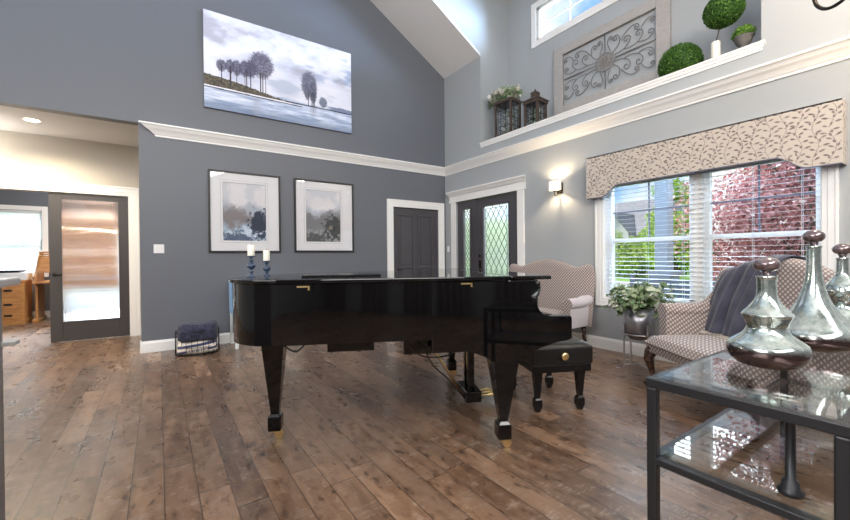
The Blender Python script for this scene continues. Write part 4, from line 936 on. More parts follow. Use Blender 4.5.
for i in range(46):
    u = i/45; p = Vector(thr(u, 0)); q = p + Vector((random.Random(i).uniform(-.015, .015), -.05-.02*random.Random(i+9).random(), -.03)); 
    q.z = max(q.z, .492); g.tube([S2M @ p, S2M @ ((p+q)/2 + Vector((0, 0, -.004))), S2M @ q], .0025, 4)
own(g.build('fringe', M['fringe']), bl_)
g = MB()
for uu in (.30, .66): g.tube([S2M @ (Vector(thr(uu, v/40)) + Vector((0, -.006 if v < 28 else 0, .004 if v >= 24 else 0))) for v in range(34)], .0013, 4)
own(g.build('woven_stripe', M['stripe_thread']), bl_)

# ---------------------------------------------------------------- glass console table with bottles
tx0, tx1, ty0, ty1, TZ = 1.445, 3.02, .205, .714, .76
tb = thing('glass_side_table', 'long dark metal table with glass top and glass lower shelf in the right foreground', 'table', ((tx0+tx1)/2, (ty0+ty1)/2, 0))
tw = .036
def rail_frame(name, z0, z1, inset=0):
    g = MB(); a0, a1, b0, b1 = tx0+inset, tx1-inset, ty0+inset, ty1-inset
    g.box((a0, b0, z0), (a0+tw, b1, z1)); g.box((a1-tw, b0, z0), (a1, b1, z1)); g.box((a0+tw, b0, z0), (a1-tw, b0+tw, z1)); g.box((a0+tw, b1-tw, z0), (a1-tw, b1, z1)); own(g.build(name, M['table_metal'], bevel=.003), tb)
rail_frame('top_rail', .728, .76); rail_frame('shelf_rail', .455, .48, .002)
for x in (tx0, tx1-tw):
    for y in (ty0, ty1-tw):
        g = MB(); g.box((x+.001, y+.001, 0), (x+tw-.001, y+tw-.001, .728)); own(g.build('leg', M['table_metal'], bevel=.006), tb)
g = MB(); g.box((tx0+tw-.008, ty0+tw-.008, .7605), (tx1-tw+.008, ty1-tw+.008, .767)); own(g.build('glass_top', M['table_glass']), tb)
g = MB(); g.box((tx0+tw-.008, ty0+tw-.008, .4805), (tx1-tw+.008, ty1-tw+.008, .486)); own(g.build('glass_shelf', M['table_glass']), tb)
g = MB(); g.lathe([(.03, 0), (.032, .012), (.022, .02), (.02, .04), (.013, .045), (.012, .225), (.016, .235), (.016, .272)], (1.545, .345, .4865), 20); own(g.build('support_post', M['table_metal']), tb)
def bottle(label, x, y, z, prof, stop, mt=None):
    r = thing('decanter', label, 'bottle', (x, y, z), group='mercury glass decanters on the glass table')
    # smooth profile by interpolation
    P_ = [];
    for i in range(len(prof)-1):
        p0, p1, p2, p3 = prof[max(i-1, 0)], prof[i], prof[i+1], prof[min(i+2, len(prof)-1)]
        for k in range(5):
            t = k/5; P_.append(tuple(.5*((2*p1[d]) + (-p0[d]+p2[d])*t + (2*p0[d]-5*p1[d]+4*p2[d]-p3[d])*t*t + (-p0[d]+3*p1[d]-3*p2[d]+p3[d])*t**3) for d in (0, 1)))
    P_.append(prof[-1]); g = MB(); g.lathe([(max(.001, a), max(0, b)) for a, b in P_], n=64); g.build('body', M['mercury'], r)
    z0 = prof[-1][1]; rs, hs = stop
    g = MB(); g.lathe([(.013, z0-.01), (.013, z0+.008), (.018, z0+.014), (.014, z0+.018)], n=24)
    g.ball((0, 0, z0+.014+hs), (rs, rs, hs), 32, 20); g.build('stopper', M['stopper'], r); return r
TG = .7675
b1 = [(.075, 0), (.100, .010), (.121, .035), (.128, .062), (.122, .085), (.098, .105), (.074, .125), (.064, .145), (.064, .158), (.070, .175), (.079, .196), (.076, .204), (.060, .222), (.045, .243), (.035, .262), (.031, .285), (.031, .333), (.034, .342), (.033, .348)]
bottle('double-waisted mercury glass decanter with smoky round stopper nearest the camera', 1.956, .505, TG, b1, (.043, .030))
b2 = [(.09, 0), (.12, .012), (.148, .032), (.156, .055), (.148, .085), (.12, .12), (.09, .16), (.066, .20), (.048, .245), (.036, .29), (.029, .335), (.026, .38), (.025, .455), (.028, .462), (.027, .468)]
bottle('tallest mercury glass decanter with long slender neck between the other two', 2.47, .47, TG, b2, (.039, .030))
b3 = [(.07, 0), (.095, .012), (.108, .04), (.112, .07), (.105, .10), (.085, .13), (.06, .16), (.052, .18), (.056, .20), (.068, .225), (.072, .245), (.066, .27), (.045, .30), (.028, .325), (.023, .345), (.022, .40), (.025, .407), (.024, .412)]
bottle('bulbous-necked mercury glass decanter cut by the right edge of the picture', 2.80, .43, TG, b3, (.038, .028))

# ---------------------------------------------------------------- foliage helpers
def leaves(name, pts, nrm, size, material, parent, seed=0, asp=.5, fold=.25):
    """one leaf-shaped hexagon per point, random tilt around the given normal"""
    r_ = np.random.RandomState(seed); n = len(pts); pts = np.asarray(pts, float); nrm = np.asarray(nrm, float)
    a = r_.randn(n, 3); nn = nrm + .55*r_.randn(n, 3); nn /= np.linalg.norm(nn, axis=1)[:, None]
    u = np.cross(nn, a); u /= np.linalg.norm(u, axis=1)[:, None]; v = np.cross(nn, u); sz = (size*(.7+.6*r_.rand(n)))[:, None]
    shape = [(0, 0, 0), (.35, asp*.5, fold*.2), (.75, asp*.4, fold*.1), (1, 0, -fold*.2), (.75, -asp*.4, fold*.1), (.35, -asp*.5, fold*.2)]
    V_ = np.stack([pts + sz*(u*(s[0]-.4) + v*s[1] + nn*s[2]) for s in shape], 1).reshape(-1, 3)
    F_ = (np.arange(n)[:, None]*6 + np.array([[0, 1, 2, 3, 4, 5]])).astype(np.int32)
    Fq = np.concatenate([F_[:, [0, 1, 2, 3]], F_[:, [0, 3, 4, 5]]])
    me = bpy.data.meshes.new(name); me.vertices.add(len(V_)); me.vertices.foreach_set('co', V_.ravel().astype(np.float32))
    me.loops.add(Fq.size); me.loops.foreach_set('vertex_index', Fq.ravel()); me.polygons.add(len(Fq)); me.polygons.foreach_set('loop_start', np.arange(0, Fq.size, 4, dtype=np.int32)); me.polygons.foreach_set('loop_total', np.full(len(Fq), 4, dtype=np.int32)); me.update(calc_edges=True)
    at = me.color_attributes.new('paint', 'FLOAT_COLOR', 'POINT'); c = np.repeat(r_.rand(n), 6); cc = np.stack([c, c, c, np.ones_like(c)], 1).astype(np.float32); at.data.foreach_set('color', cc.ravel())
    me.materials.append(material); o = bpy.data.objects.new(name, me); col.objects.link(o)
    if parent is not None: o.parent = parent
    return o
def shell_pts(c, r, n, seed, lo=.9, hi=1.04, zmin=None, squash=(1, 1, 1)):
    q = np.random.RandomState(seed); d = q.randn(n, 3); d /= np.linalg.norm(d, axis=1)[:, None]; k = lo + (hi-lo)*q.rand(n, 1)
    p = np.array(c) + d*k*r*np.array(squash)
    if zmin is not None: m_ = p[:, 2] > zmin; p, d = p[m_], d[m_]
    return p, d
def blob_core(name, c, r, material, parent, zmin=-9):
    g = MB(); g.ball(c, r, 28, 18); g.v = [(x, y, max(z, zmin)) for x, y, z in g.v]; return g.build(name, material, parent)

# ---------------------------------------------------------------- plant shelf
LZ = 3.213
r = thing('boxwood_ball', 'large round boxwood ball resting on the plant ledge', 'artificial plant', (4.95, 2.04, LZ))
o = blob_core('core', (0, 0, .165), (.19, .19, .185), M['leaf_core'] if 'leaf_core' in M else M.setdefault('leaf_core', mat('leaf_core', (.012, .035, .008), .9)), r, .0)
p_, d_ = shell_pts((0, 0, .165), .215, 9000, 3, zmin=.0); leaves('foliage', p_, d_, .018, M['box_leaf'], r, 1)
r = thing('topiary', 'ball topiary on wire stem in a white cylinder pot', 'artificial plant', (4.83, 1.655, LZ))
g = MB(); g.lathe([(.038, 0), (.042, .004), (.042, .20), (.039, .205), (.02, .20)], n=28); g.build('pot', M['pot_white'], r)
g = MB(); g.tube([(0, 0, .195), (.004, -.012, .25), (0, -.03, .32), (.0, -.055, .40)], .006, 8); g.build('stem', M['stem'], r)
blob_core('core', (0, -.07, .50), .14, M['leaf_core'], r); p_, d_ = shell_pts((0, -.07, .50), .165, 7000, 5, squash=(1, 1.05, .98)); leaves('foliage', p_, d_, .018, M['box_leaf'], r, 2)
r = thing('potted_fern', 'small bright green plant in a grey stone urn at the right end of the ledge', 'artificial plant', (4.83, 1.42, LZ))
g = MB(); g.lathe([(.045, 0), (.05, .012), (.028, .028), (.024, .045), (.04, .062), (.066, .10), (.074, .135), (.084, .142), (.084, .152), (.06, .152)], n=28); g.build('urn', M['urn'], r)
p_, d_ = shell_pts((0, 0, .17), .085, 1500, 8, lo=.3, zmin=.15, squash=(1.1, 1.1, 1)); leaves('foliage', p_, d_, .035, M['lime_leaf'], r, 3)

def lantern(label, loc, rzv, wx, wy, h, roof, seed):
    r = thing('lantern', label, 'lantern', loc, rzv, 'rustic lanterns on the plant ledge'); Wd = M['lantern_wood']; pw = .036
    g = MB()
    for sx in (-1, 1):
        for sy in (-1, 1): x = sx*(wx/2-pw/2); y = sy*(wy/2-pw/2); g.box((x-pw/2, y-pw/2, .03), (x+pw/2, y+pw/2, h-.04))
    g.box((-wx/2-.01, -wy/2-.01, 0), (wx/2+.01, wy/2+.01, .035)); g.box((-wx/2-.012, -wy/2-.012, h-.045), (wx/2+.012, wy/2+.012, h)); g.build('frame', Wd, r, bevel=.003)
    g = MB()
    for s_ in (-1, 1):
        for k in (1/3, 2/3):
            g.box((s_*(wx/2-.012)-.004, -wy/2+wy*k-.004, .03), (s_*(wx/2-.012)+.004, -wy/2+wy*k+.004, h-.04)); g.box((-wx/2+wx*k-.004, s_*(wy/2-.012)-.004, .03), (-wx/2+wx*k+.004, s_*(wy/2-.012)+.004, h-.04))
        for k in (.25, .5, .75):
            z = .03+(h-.07)*k; g.box((s_*(wx/2-.012)-.004, -wy/2, z-.004), (s_*(wx/2-.012)+.004, wy/2, z+.004)); g.box((-wx/2, s_*(wy/2-.012)-.004, z-.004), (wx/2, s_*(wy/2-.012)+.004, z+.004))
    g.build('glazing_bar', M['bronze'], r)
    g = MB()
    for s_ in (-1, 1): g.box((s_*(wx/2-.010)-.001, -wy/2+pw, .035), (s_*(wx/2-.010)+.001, wy/2-pw, h-.045)); g.box((-wx/2+pw, s_*(wy/2-.010)-.001, .035), (wx/2-pw, s_*(wy/2-.010)+.001, h-.045))
    g.build('glass_pane', M['glass'], r)
    if roof:
        g = MB(); g.frustum((0, 0, h), (wx+.05, wy+.05), (0, 0, h+.012), (wx+.05, wy+.05)); g.frustum((0, 0, h+.012), (wx+.02, wy+.02), (0, 0, h+.075), (.09, .09)); g.box((-.05, -.05, h+.07), (.05, .05, h+.14)); g.frustum((0, 0, h+.14), (.12, .12), (0, 0, h+.175), (.03, .03)); g.tube([(0, .0, h+.17), (0, .0, h+.20)], .012, 8); g.build('roof', Wd, r, bevel=.002)
    q = np.random.RandomState(seed); n = 160; p = np.stack([(q.rand(n)-.5)*(wx-.13), (q.rand(n)-.5)*(wy-.13), .08+q.rand(n)*(h*.62)], 1)
    leaves('greenery', p, np.tile([0, 0, 1], (n, 1)), .05, M['var_leaf'], r, seed+1)
    for k in range(5):
        c = ((q.rand()-.5)*(wx-.16), (q.rand()-.5)*(wy-.16), .12+.3*q.rand()*h/.6); p, d = shell_pts(c, .032, 60, seed+k+5, lo=.4); leaves('blossom', p, d, .035, M['petal'], r, seed+k)
    return r
l1 = lantern('taller wooden lantern without a roof, under the white flowers', (4.90, 4.66, LZ), .12, .28, .34, .60, False, 30)
l2 = lantern('smaller wooden lantern with a peaked roof, beside the scrollwork panel', (4.93, 4.10, LZ), .10, .25, .26, .42, True, 60)
fb = thing('flower_arrangement', 'white flowers and green leaves heaped on the taller lantern', 'flowers', (4.92, 4.72, LZ+.60))
q = np.random.RandomState(11); n = 420; th = q.rand(n)*2*pi; rr = q.rand(n)**.5*.25
p = np.stack([rr*cos(0)*np.cos(th)*.75, rr*np.sin(th)*1.35+.02, .02+.31*q.rand(n)*(1-rr/.42)], 1); leaves('greenery', p, np.stack([np.cos(th), np.sin(th), np.ones(n)*.6], 1), .085, M['var_leaf'], fb, 4, asp=.38)
for k in range(24):
    a = q.rand()*2*pi; R_ = q.rand()**.5*.23; c = (-.03+R_*cos(a)*.7, R_*sin(a)*1.35+.02, .08+.21*q.rand()*(1-R_/.4)); p, d = shell_pts(c, .05, 90, 200+k, lo=.3); leaves('blossom', p, d, .055, M['petal'], fb, 300+k, asp=.6)

# scrollwork wall panel
sp_ = thing('scrollwork_panel', 'framed iron scrollwork panel with greywashed wood border on the dormer wall', 'wall decoration', (DX, 3.20, 3.40))
py0, py1, pz0, pz1 = 2.33, 4.09, 3.40, 4.56; bw = .17; bz = .135
g = MB(); xa, xb = DX-.05, DX-.004
g.box((xa, py0, pz0), (xb, py0+bw, pz1)); g.box((xa, py1-bw, pz0), (xb, py1, pz1)); g.box((xa, py0+bw, pz0), (xb, py1-bw, pz0+bz+.08)); g.box((xa, py0+bw, pz1-bz), (xb, py1-bw, pz1)); own(g.build('border', M['greywash'], bevel=.006), sp_)
cy, cz = (py0+py1)/2-.0, (pz0+bz+.08+pz1-bz)/2; hy, hz_ = (py1-py0)/2-bw, (pz1-pz0-2*bz-.08)/2; xs = DX-.03
def spiral(c, r0, a0, turns, sgn, n=22):
    out_ = []
    for i in range(n+1):
        t = i/n; rr_ = r0*(1-t*.82); a = a0 + sgn*turns*2*pi*t; out_.append((c[0]+rr_*cos(a), c[1]+rr_*sin(a)))
    return out_
curves = []
# quadrant design in metres, y right, z up; S stems ending in spirals
def stem(p0, p1, p2, p3, rs, sg):
    pts = []
    for i in range(15):
        t = i/14; a = (1-t)**3; b = 3*t*(1-t)**2; c = 3*t*t*(1-t); d = t**3; pts.append((a*p0[0]+b*p1[0]+c*p2[0]+d*p3[0], a*p0[1]+b*p1[1]+c*p2[1]+d*p3[1]))
    dy_, dz_ = p3[0]-p2[0], p3[1]-p2[1]; L = math.hypot(dy_, dz_); ny, nz2 = -dz_/L*sg, dy_/L*sg; c = (p3[0]+ny*rs, p3[1]+nz2*rs); a0 = math.atan2(-nz2, -ny)
    pts += spiral(c, rs, a0, 1.05, sg)[1:]; curves.append(pts)
H, Vv = hy, hz_
stem((.14, .05), (.25, .04), (.35, .08), (.37, .17), .058, 1)
stem((.12, .09), (.20, .13), (.25, .20), (.20, .29), .048, 1)
stem((.28, .065), (.40, .03), (.53, .08), (.54, .18), .058, 1)
stem((.48, .075), (.58, .03), (.68, .07), (.675, .14), .040, 1)
stem((.24, .20), (.30, .30), (.40, .36), (.47, .32), .042, -1)
stem((.52, .24), (.56, .32), (.63, .36), (.68, .31), .034, -1)
stem((.08, .13), (.05, .20), (.02, .26), (.06, .32), .034, -1)
curves.append([(.0, .12), (.0, Vv)]); curves.append([(.14, 0), (.45, .006), (H, 0)])
g = MB()
for sy in (-1, 1):
    for sz in (-1, 1):
        for c in curves: g.tube([(xs, cy+sy*a, cz+sz*max(min(b, Vv), -Vv)) for a, b in c], .0055, 5)
own(g.build('scroll', M['iron']), sp_)
g = MB(); ringp = [(xs-.006, cy+.145*cos(a*pi/16), cz+.125*sin(a*pi/16)) for a in range(32)]; g.tube(ringp, .008, 6, closed=True)
for k in range(10):
    a = k*pi/5
    for rr_ in (.045, .095): g.tube([(xs-.006, cy+rr_*1.1*cos(a)+.032*cos(b*pi/6), cz+rr_*sin(a)+.028*sin(b*pi/6)) for b in range(12)], .0055, 5, closed=True)
own(g.build('medallion', M['medallion']), sp_)
g = MB()
for (a, b) in (((-hy, -hz_), (hy, -hz_)), ((hy, -hz_), (hy, hz_)), ((hy, hz_), (-hy, hz_)), ((-hy, hz_), (-hy, -hz_))): g.tube([(xs, cy+a[0], cz+a[1]), (xs, cy+b[0], cz+b[1])], .006, 6)
own(g.build('inner_bar', M['iron']), sp_)

# ---------------------------------------------------------------- planter by the window
pc = (4.26, 2.17)
pl = thing('plant_stand', 'brushed metal planter bowl on a thin-legged stand under the window', 'planter', (*pc, 0))
g = MB(); g.lathe([(.03, .285), (.09, .30), (.135, .355), (.152, .46), (.153, .64), (.147, .64), (.145, .60), (.02, .60)], n=40, cap=False); g.build('bowl', M['planter'], pl)
g = MB(); g.lathe([(.001, .60), (.145, .60)], n=24); g.build('soil', M['soil'], pl)
for k in range(4):
    a = pi/4+k*pi/2+.2; x, y = .162*cos(a), .162*sin(a); g = MB(); g.box((x-.007, y-.007, 0), (x+.007, y+.007, .47)); g.build('leg', M['steel'], pl)
g = MB(); g.tube([(.162*cos(a*pi/16), .162*sin(a*pi/16), .36) for a in range(32)], .006, 6, closed=True)
g.build('ring', M['steel'], pl); g = MB()
for k in range(2): a = pi/4+k*pi/2+.2; g.tube([(.162*cos(a), .162*sin(a), .03), (-.162*cos(a), -.162*sin(a), .03)], .006, 6)
g.build('stretcher', M['steel'], pl)
vp = thing('trailing_plant', 'pale variegated leafy plant spilling over the metal planter', 'plant', (*pc, .605))
q = np.random.RandomState(17); g = MB(); P_ = []; D_ = []
for k in range(64):
    a = q.rand()*2*pi; L = .14+.22*q.rand(); up = .10+.24*q.rand(); dr = .03+.16*q.rand(); pts = []
    for i in range(7):
        t = i/6; pts.append((L*t*cos(a)+.02*cos(a), L*t*sin(a)+.02*sin(a), up*sin(t*2.1)*.9 - dr*t*t*t)); 
    g.tube(pts, .0028, 4)
    for i in range(1, 7):
        for _ in range(3): P_.append(np.array(pts[i])+q.randn(3)*.018); D_.append((cos(a)*.4, sin(a)*.4, 1))
g.build('stems', M['stem'], vp); leaves('leaves', P_, D_, .07, M['var_leaf'], vp, 21, asp=.62)

# ---------------------------------------------------------------- basket of throws
bk_ = thing('wire_basket', 'black wire basket on the floor against the blue wall', 'basket', (.40, 5.80, 0), -.08)
def hoop(z, rx, ry): return [(rx*cos(a*pi/18), ry*sin(a*pi/18), z) for a in range(36)]
for z in (.006, .30):
    g = MB(); g.tube(hoop(z, .245, .20), .005, 6, closed=True); g.build('hoop', M['basket_wire'], bk_)
g = MB(); g.tube(hoop(.10, .243, .198), .0025, 5, closed=True); g.tube(hoop(.2, .243, .198), .0025, 5, closed=True)
for k in range(24): a = k*pi/12; g.tube([(.245*cos(a), .2*sin(a), .006), (.245*cos(a), .2*sin(a), .30)], .003, 5)
for k in range(-3, 4): y = k*.055; x = .245*math.sqrt(max(0, 1-(y/.2)**2)); g.tube([(-x, y, .006), (x, y, .006)], .003, 5)
g.build('wires', M['basket_wire'], bk_)
def folded(name, label, cat, zs, rx, ry, m_, seed, x=0, y=0):
    r_ = thing(name, label, cat, (.40+x, 5.80+y, zs[0]), -.08); h = zs[1]-zs[0]
    def fn(d):
        return 1 + .05*sin(d.x*7+seed) + .035*sin(d.y*9+d.z*6+seed*2)
    g = MB(); g.ball((0, 0, h/2), (rx, ry, h/2*1.05), 36, 20, lambda d: fn(d)*(1/max(.62, (abs(d.x)**5+abs(d.y)**5+abs(d.z)**5)**.2)))
    g.v = [(a, b, max(c, 0.0)) for a, b, c in g.v]; g.build('cloth', m_, r_); return r_
stripe = mat('striped_cloth', rough=.95, sheen=.3)
t_ = stripe.node_tree; tcn = N(t_, 'ShaderNodeTexCoord'); spn = N(t_, 'ShaderNodeSeparateXYZ'); t_.links.new(tcn.outputs['Object'], spn.inputs[0])
v_ = mathn(t_, 'SINE', mathn(t_, 'MULTIPLY', mathn(t_, 'ADD', spn.outputs[2], mathn(t_, 'MULTIPLY', spn.outputs[0], -.10)), 95)); g_ = mathn(t_, 'GREATER_THAN', v_, -.1); mxn = N(t_, 'ShaderNodeMix', data_type='RGBA'); t_.links.new(g_, mxn.inputs['Factor']); mxn.inputs['A'].default_value = (.04, .05, .12, 1); mxn.inputs['B'].default_value = (.72, .66, .6, 1); t_.links.new(mxn.outputs['Result'], t_.nodes['Principled BSDF'].inputs['Base Color'])
ft = folded('folded_throw', 'cream and navy striped throw with fringe at the bottom of the wire basket', 'blanket', (.012, .165), .21, .17, stripe, 1)
g = MB(); q = np.random.RandomState(3)
for k in range(70):
    a = -pi + pi*k/69; x, y = .215*cos(a), .175*sin(a); z = .07+.03*q.rand(); g.tube([(x, y, z), (x*1.04+q.randn()*.006, y*1.04, z-.03), (x*1.03+q.randn()*.01, y*1.03, .008-.0)], .004, 4)
g.build('fringe', M['fringe'], ft)
folded('fleece_throw', 'crumpled dark navy fleece piled at the top of the wire basket', 'blanket', (.167, .385), .225, .19, M['navy_fleece'], 4)

# ---------------------------------------------------------------- white table behind the piano tail, with a blue cloth
wt = thing('white_table', 'small white painted side table mostly hidden behind the piano tail', 'table', (1.12, 5.87, 0))
wx0, wx1, wy0, wy1, wh = .825, 1.70, 5.70, 6.15, .90
for x in (wx0, wx1-.045):
    for y in (wy0, wy1-.045):
        g = MB(); g.box((x, y, 0), (x+.045, y+.045, wh-.03)); own(g.build('leg', M['white_paint'], bevel=.003), wt)
g = MB(); g.box((wx0-.015, wy0-.015, wh-.03), (wx1+.015, wy1+.01, wh)); own(g.build('tabletop', M['white_paint'], bevel=.004), wt)
g = MB(); g.box((wx0+.01, wy0+.045, .17), (wx0+.03, wy1-.045, wh-.03)); g.box((wx1-.03, wy0+.045, .17), (wx1-.01, wy1-.045, wh-.03)); g.box((wx0+.03, wy1-.03, .17), (wx1-.03, wy1-.01, wh-.03)); own(g.build('side_panel', M['white_paint']), wt)
g = MB()
def cl(u, v):
    y = wy0+.03+.30*u + .004*sin(v*9); s = v*.62
    if s < .16: return (wx0+.16-s, y, wh+.006+.003*sin(u*14))
    if s < .20: k = (s-.16)/.04; return (wx0-.0-.022*sin(k*pi/2), y, wh+.006-.02*(1-cos(k*pi/2)))
    return (wx0-.024-.006*sin(u*14+v*3), y, wh-.014-(s-.20))
g.sheet(cl, 20, 30, .003); tag(g.build('hand_towel', M['blue_cloth']), 'light blue cloth hanging over the end of the white table', 'towel')

# ---------------------------------------------------------------- office furniture beyond the hall
def drawer_cab():
    r = thing('filing_cabinet', 'honey pine file cabinet with panelled drawers under the office window', 'cabinet', (-2.42, 10.55, 0)); x0, x1, yf, yb = -2.75, -2.12, 10.4, 10.95
    g = MB(); g.box((x0, yf, .09), (x1, yb, .80)); own(g.build('carcass', M['pine'], bevel=.006), r)
    g = MB(); g.box((x0-.02, yf-.02, .80), (x1+.02, yb+.02, .83)); own(g.build('cabinet_top', M['pine'], bevel=.006), r); g = MB(); g.box((x0-.015, yf-.015, 0), (x1+.015, yb+.01, .09)); own(g.build('plinth', M['pine'], bevel=.006), r)
    for z0, z1 in ((.12, .24), (.27, .50), (.53, .77)):
        g = MB(); g.box((x0+.04, yf-.014, z0), (x1-.04, yf-.0005, z1)); 
        if z1-z0 > .15: g.box((x0+.08, yf-.022, z0+.04), (x1-.08, yf-.014, z1-.04))
        d = own(g.build('drawer', M['pine'], bevel=.004), r); g = MB(); xm, zm = (x0+x1)/2+.1, (z0+z1)/2; g.box((xm-.055, yf-.028, zm-.02), (xm+.055, yf-.022, zm+.02)); g.tube([(xm-.04, yf-.028, zm+.005), (xm-.03, yf-.045, zm-.01), (xm+.03, yf-.045, zm-.01), (xm+.04, yf-.028, zm+.005)], .005, 6); h_ = g.build('drawer_pull', M['bronze']); h_.parent = d; h_.matrix_parent_inverse = (r.matrix_world @ d.matrix_parent_inverse).inverted()
drawer_cab()
pr = thing('printer', 'white desktop printer with dark lid standing on the pine file cabinet', 'printer', (-2.4, 10.65, .83))
g = MB(); g.box((-2.74, 10.42, .832), (-2.10, 10.9, .98)); own(g.build('housing', M['white_box'], bevel=.015), pr)
g = MB(); g.box((-2.72, 10.43, 1.0), (-2.18, 10.88, 1.03)); g.box((-2.70, 10.45, .98), (-2.2, 10.86, 1.0)); own(g.build('lid', M['black_satin'], bevel=.01), pr)
rd = thing('rolltop_desk', 'honey pine roll-top desk half hidden behind the sliding door', 'desk', (-1.4, 10.9, 0)); X0, X1, Yf, Yb = -2.0, -.75, 10.45, 11.1
g = MB(); prof = [(Yb, 0.08), (Yb, 1.36), (Yb-.22, 1.36), (Yb-.30, 1.30), (Yb-.40, 1.15), (Yb-.55, .98), (Yf, .90), (Yf, .72), (Yf+.10, .70), (Yf+.10, .12), (Yf+.10, .08)]
g.prism(prof, X0, X0+.035, 0); own(g.build('side_panel', M['pine'], bevel=.004), rd); g = MB(); g.prism(prof, X1-.035, X1, 0); own(g.build('side_panel', M['pine'], bevel=.004), rd)
g = MB(); 
for i in range(14):
    k = i/13; y = Yb-.28-.33*k; z = 1.33-.35*(k**.8); g.box((X0+.035, y-.012, z-.015), (X1-.035, y+.012, z+.015))
own(g.build('tambour', M['pine'], bevel=.004), rd)
g = MB(); g.box((X0-.02, Yf-.03, .76), (X1+.02, Yb, .80)); own(g.build('writing_surface', M['pine'], bevel=.005), rd); g = MB(); g.box((X0, Yb-.25, 1.36), (X1, Yb+.01, 1.39)); own(g.build('desk_top', M['pine'], bevel=.005), rd)
for a_ in (X0-.03, X1-.06): g = MB(); g.box((a_, Yf-.02, 0), (a_+.09, Yb, .08)); own(g.build('foot', M['pine'], bevel=.01), rd)
g = MB(); g.box((X0+.6, Yf+.08, .08), (X1-.04, Yb-.02, .76)); own(g.build('pedestal', M['pine']), rd)
of = thing('armchair', 'cream upholstered chair seen blurred through the reeded door glass', 'chair', (-.85, 9.1, 0)); 
g = MB(); g.box((-1.3, 8.8, .2), (-.4, 9.5, .46)); own(g.build('seat', M['cream_cloth'], bevel=.05), of); g = MB(); g.box((-1.3, 9.4, .2), (-.4, 9.6, .62)); own(g.build('backrest', M['wood_dark'], bevel=.05), of)

# ---------------------------------------------------------------- grey counter at the left edge
ct = thing('counter_cabinet', 'tall grey painted counter cabinet at the far left edge of the picture', 'cabinet', (-.9, 1.95, 0))
cx1, cy1 = -.528, 2.275
g = MB(); g.box((-1.4, 1.55, .08), (cx1, cy1, 1.10)); own(g.build('carcass', M['grey_paint'], bevel=.004), ct)
g = MB(); g.box((-1.45, 1.5, 1.10), (cx1+.045, cy1+.05, 1.132)); own(g.build('countertop', M['counter'], bevel=.008), ct)
g = MB(); g.box((-1.1, cy1-.02, .855), (cx1+.04, cy1+.045, .872)); own(g.build('pull_out_shelf', M['counter'], bevel=.003), ct)
g = MB()
for k in range(9): a = k/8*pi; g.tube([(cx1-.03+.045*cos(a), cy1+.02+.02*sin(a), .0), (cx1-.03+.05*cos(a), cy1+.03+.02*sin(a), .06), (cx1-.03+.03*cos(a), cy1+.0, .10)], [.016, .013, .006], 6)
own(g.build('carved_foot', M['black_satin']), ct)

# ---------------------------------------------------------------- chandelier arm at the top right
ch = thing('chandelier', 'dark iron chandelier with a curled arm showing at the top right corner', 'chandelier', (3.62, .35, 5.0))
hub = Vector((3.62, .35, 3.255))
g = MB(); g.tube([hub + Vector((0, 0, -.1)), hub + Vector((0, 0, .35))], .03, 12); g.lathe([(.01, -.14), (.05, -.1), (.05, -.04), (.025, 0)], tuple(hub), 16); own(g.build('column', M['bronze']), ch)
g = MB(); g.tube([hub + Vector((0, 0, .35)), Vector((3.62, .35, rz(3.62)-.005))], .008, 6); g.lathe([(.06, rz(3.62)-.05), (.06, rz(3.62)+.03)], (3.62, .35, 0), 20); own(g.build('chain', M['bronze']), ch)
for k in range(5):
    a = math.radians(50) + k*2*pi/5; d = Vector((cos(a), sin(a), 0))
    pts = [hub + d*.03 + Vector((0, 0, -.05)), hub + d*.12 + Vector((0, 0, -.22)), hub + d*.26 + Vector((0, 0, -.34)), hub + d*.40 + Vector((0, 0, -.345)), hub + d*.50 + Vector((0, 0, -.26)), hub + d*.53 + Vector((0, 0, -.12))]
    P_ = []
    for i in range(len(pts)-1):
        for q_ in range(6):
            t = q_/6; p0, p1, p2_, p3 = pts[max(i-1, 0)], pts[i], pts[i+1], pts[min(i+2, len(pts)-1)]; P_.append(.5*((2*p1)+(p2_-p0)*t+(2*p0-5*p1+4*p2_-p3)*t*t+(3*p1-p0-3*p2_+p3)*t**3))
    P_.append(pts[-1]); g = MB(); g.tube(P_, .012, 10); a_ = own(g.build('arm', M['bronze']), ch)
    e = hub + d*.53; g = MB(); g.lathe([(.02, -.12), (.05, -.10), (.05, -.095), (.014, -.09), (.014, 0), (.001, .0)], tuple(e), 16); own(g.build('candle_cup', M['bronze']), ch)

# ---------------------------------------------------------------- drapes behind the camera (mirrored in the piano)
M['drape'] = mat('drape_cloth', (.32, .32, .35), .9)
for k in range(7):
    x = -3.6 + k*1.15; r = thing('curtain_panel', ['leftmost', 'second from left', 'third from left', 'middle', 'third from right', 'second from right', 'rightmost'][k] + ' grey curtain panel on the wall behind the camera', 'curtain', (x+.2, -3.44, 0), group='curtains behind the camera')
    g = MB(); g.sheet(lambda u, v: (x+u*.62, -3.44+.045*sin(u*28), .02+v*2.7), 60, 2, .004); own(g.build('cloth', M['drape']), r)

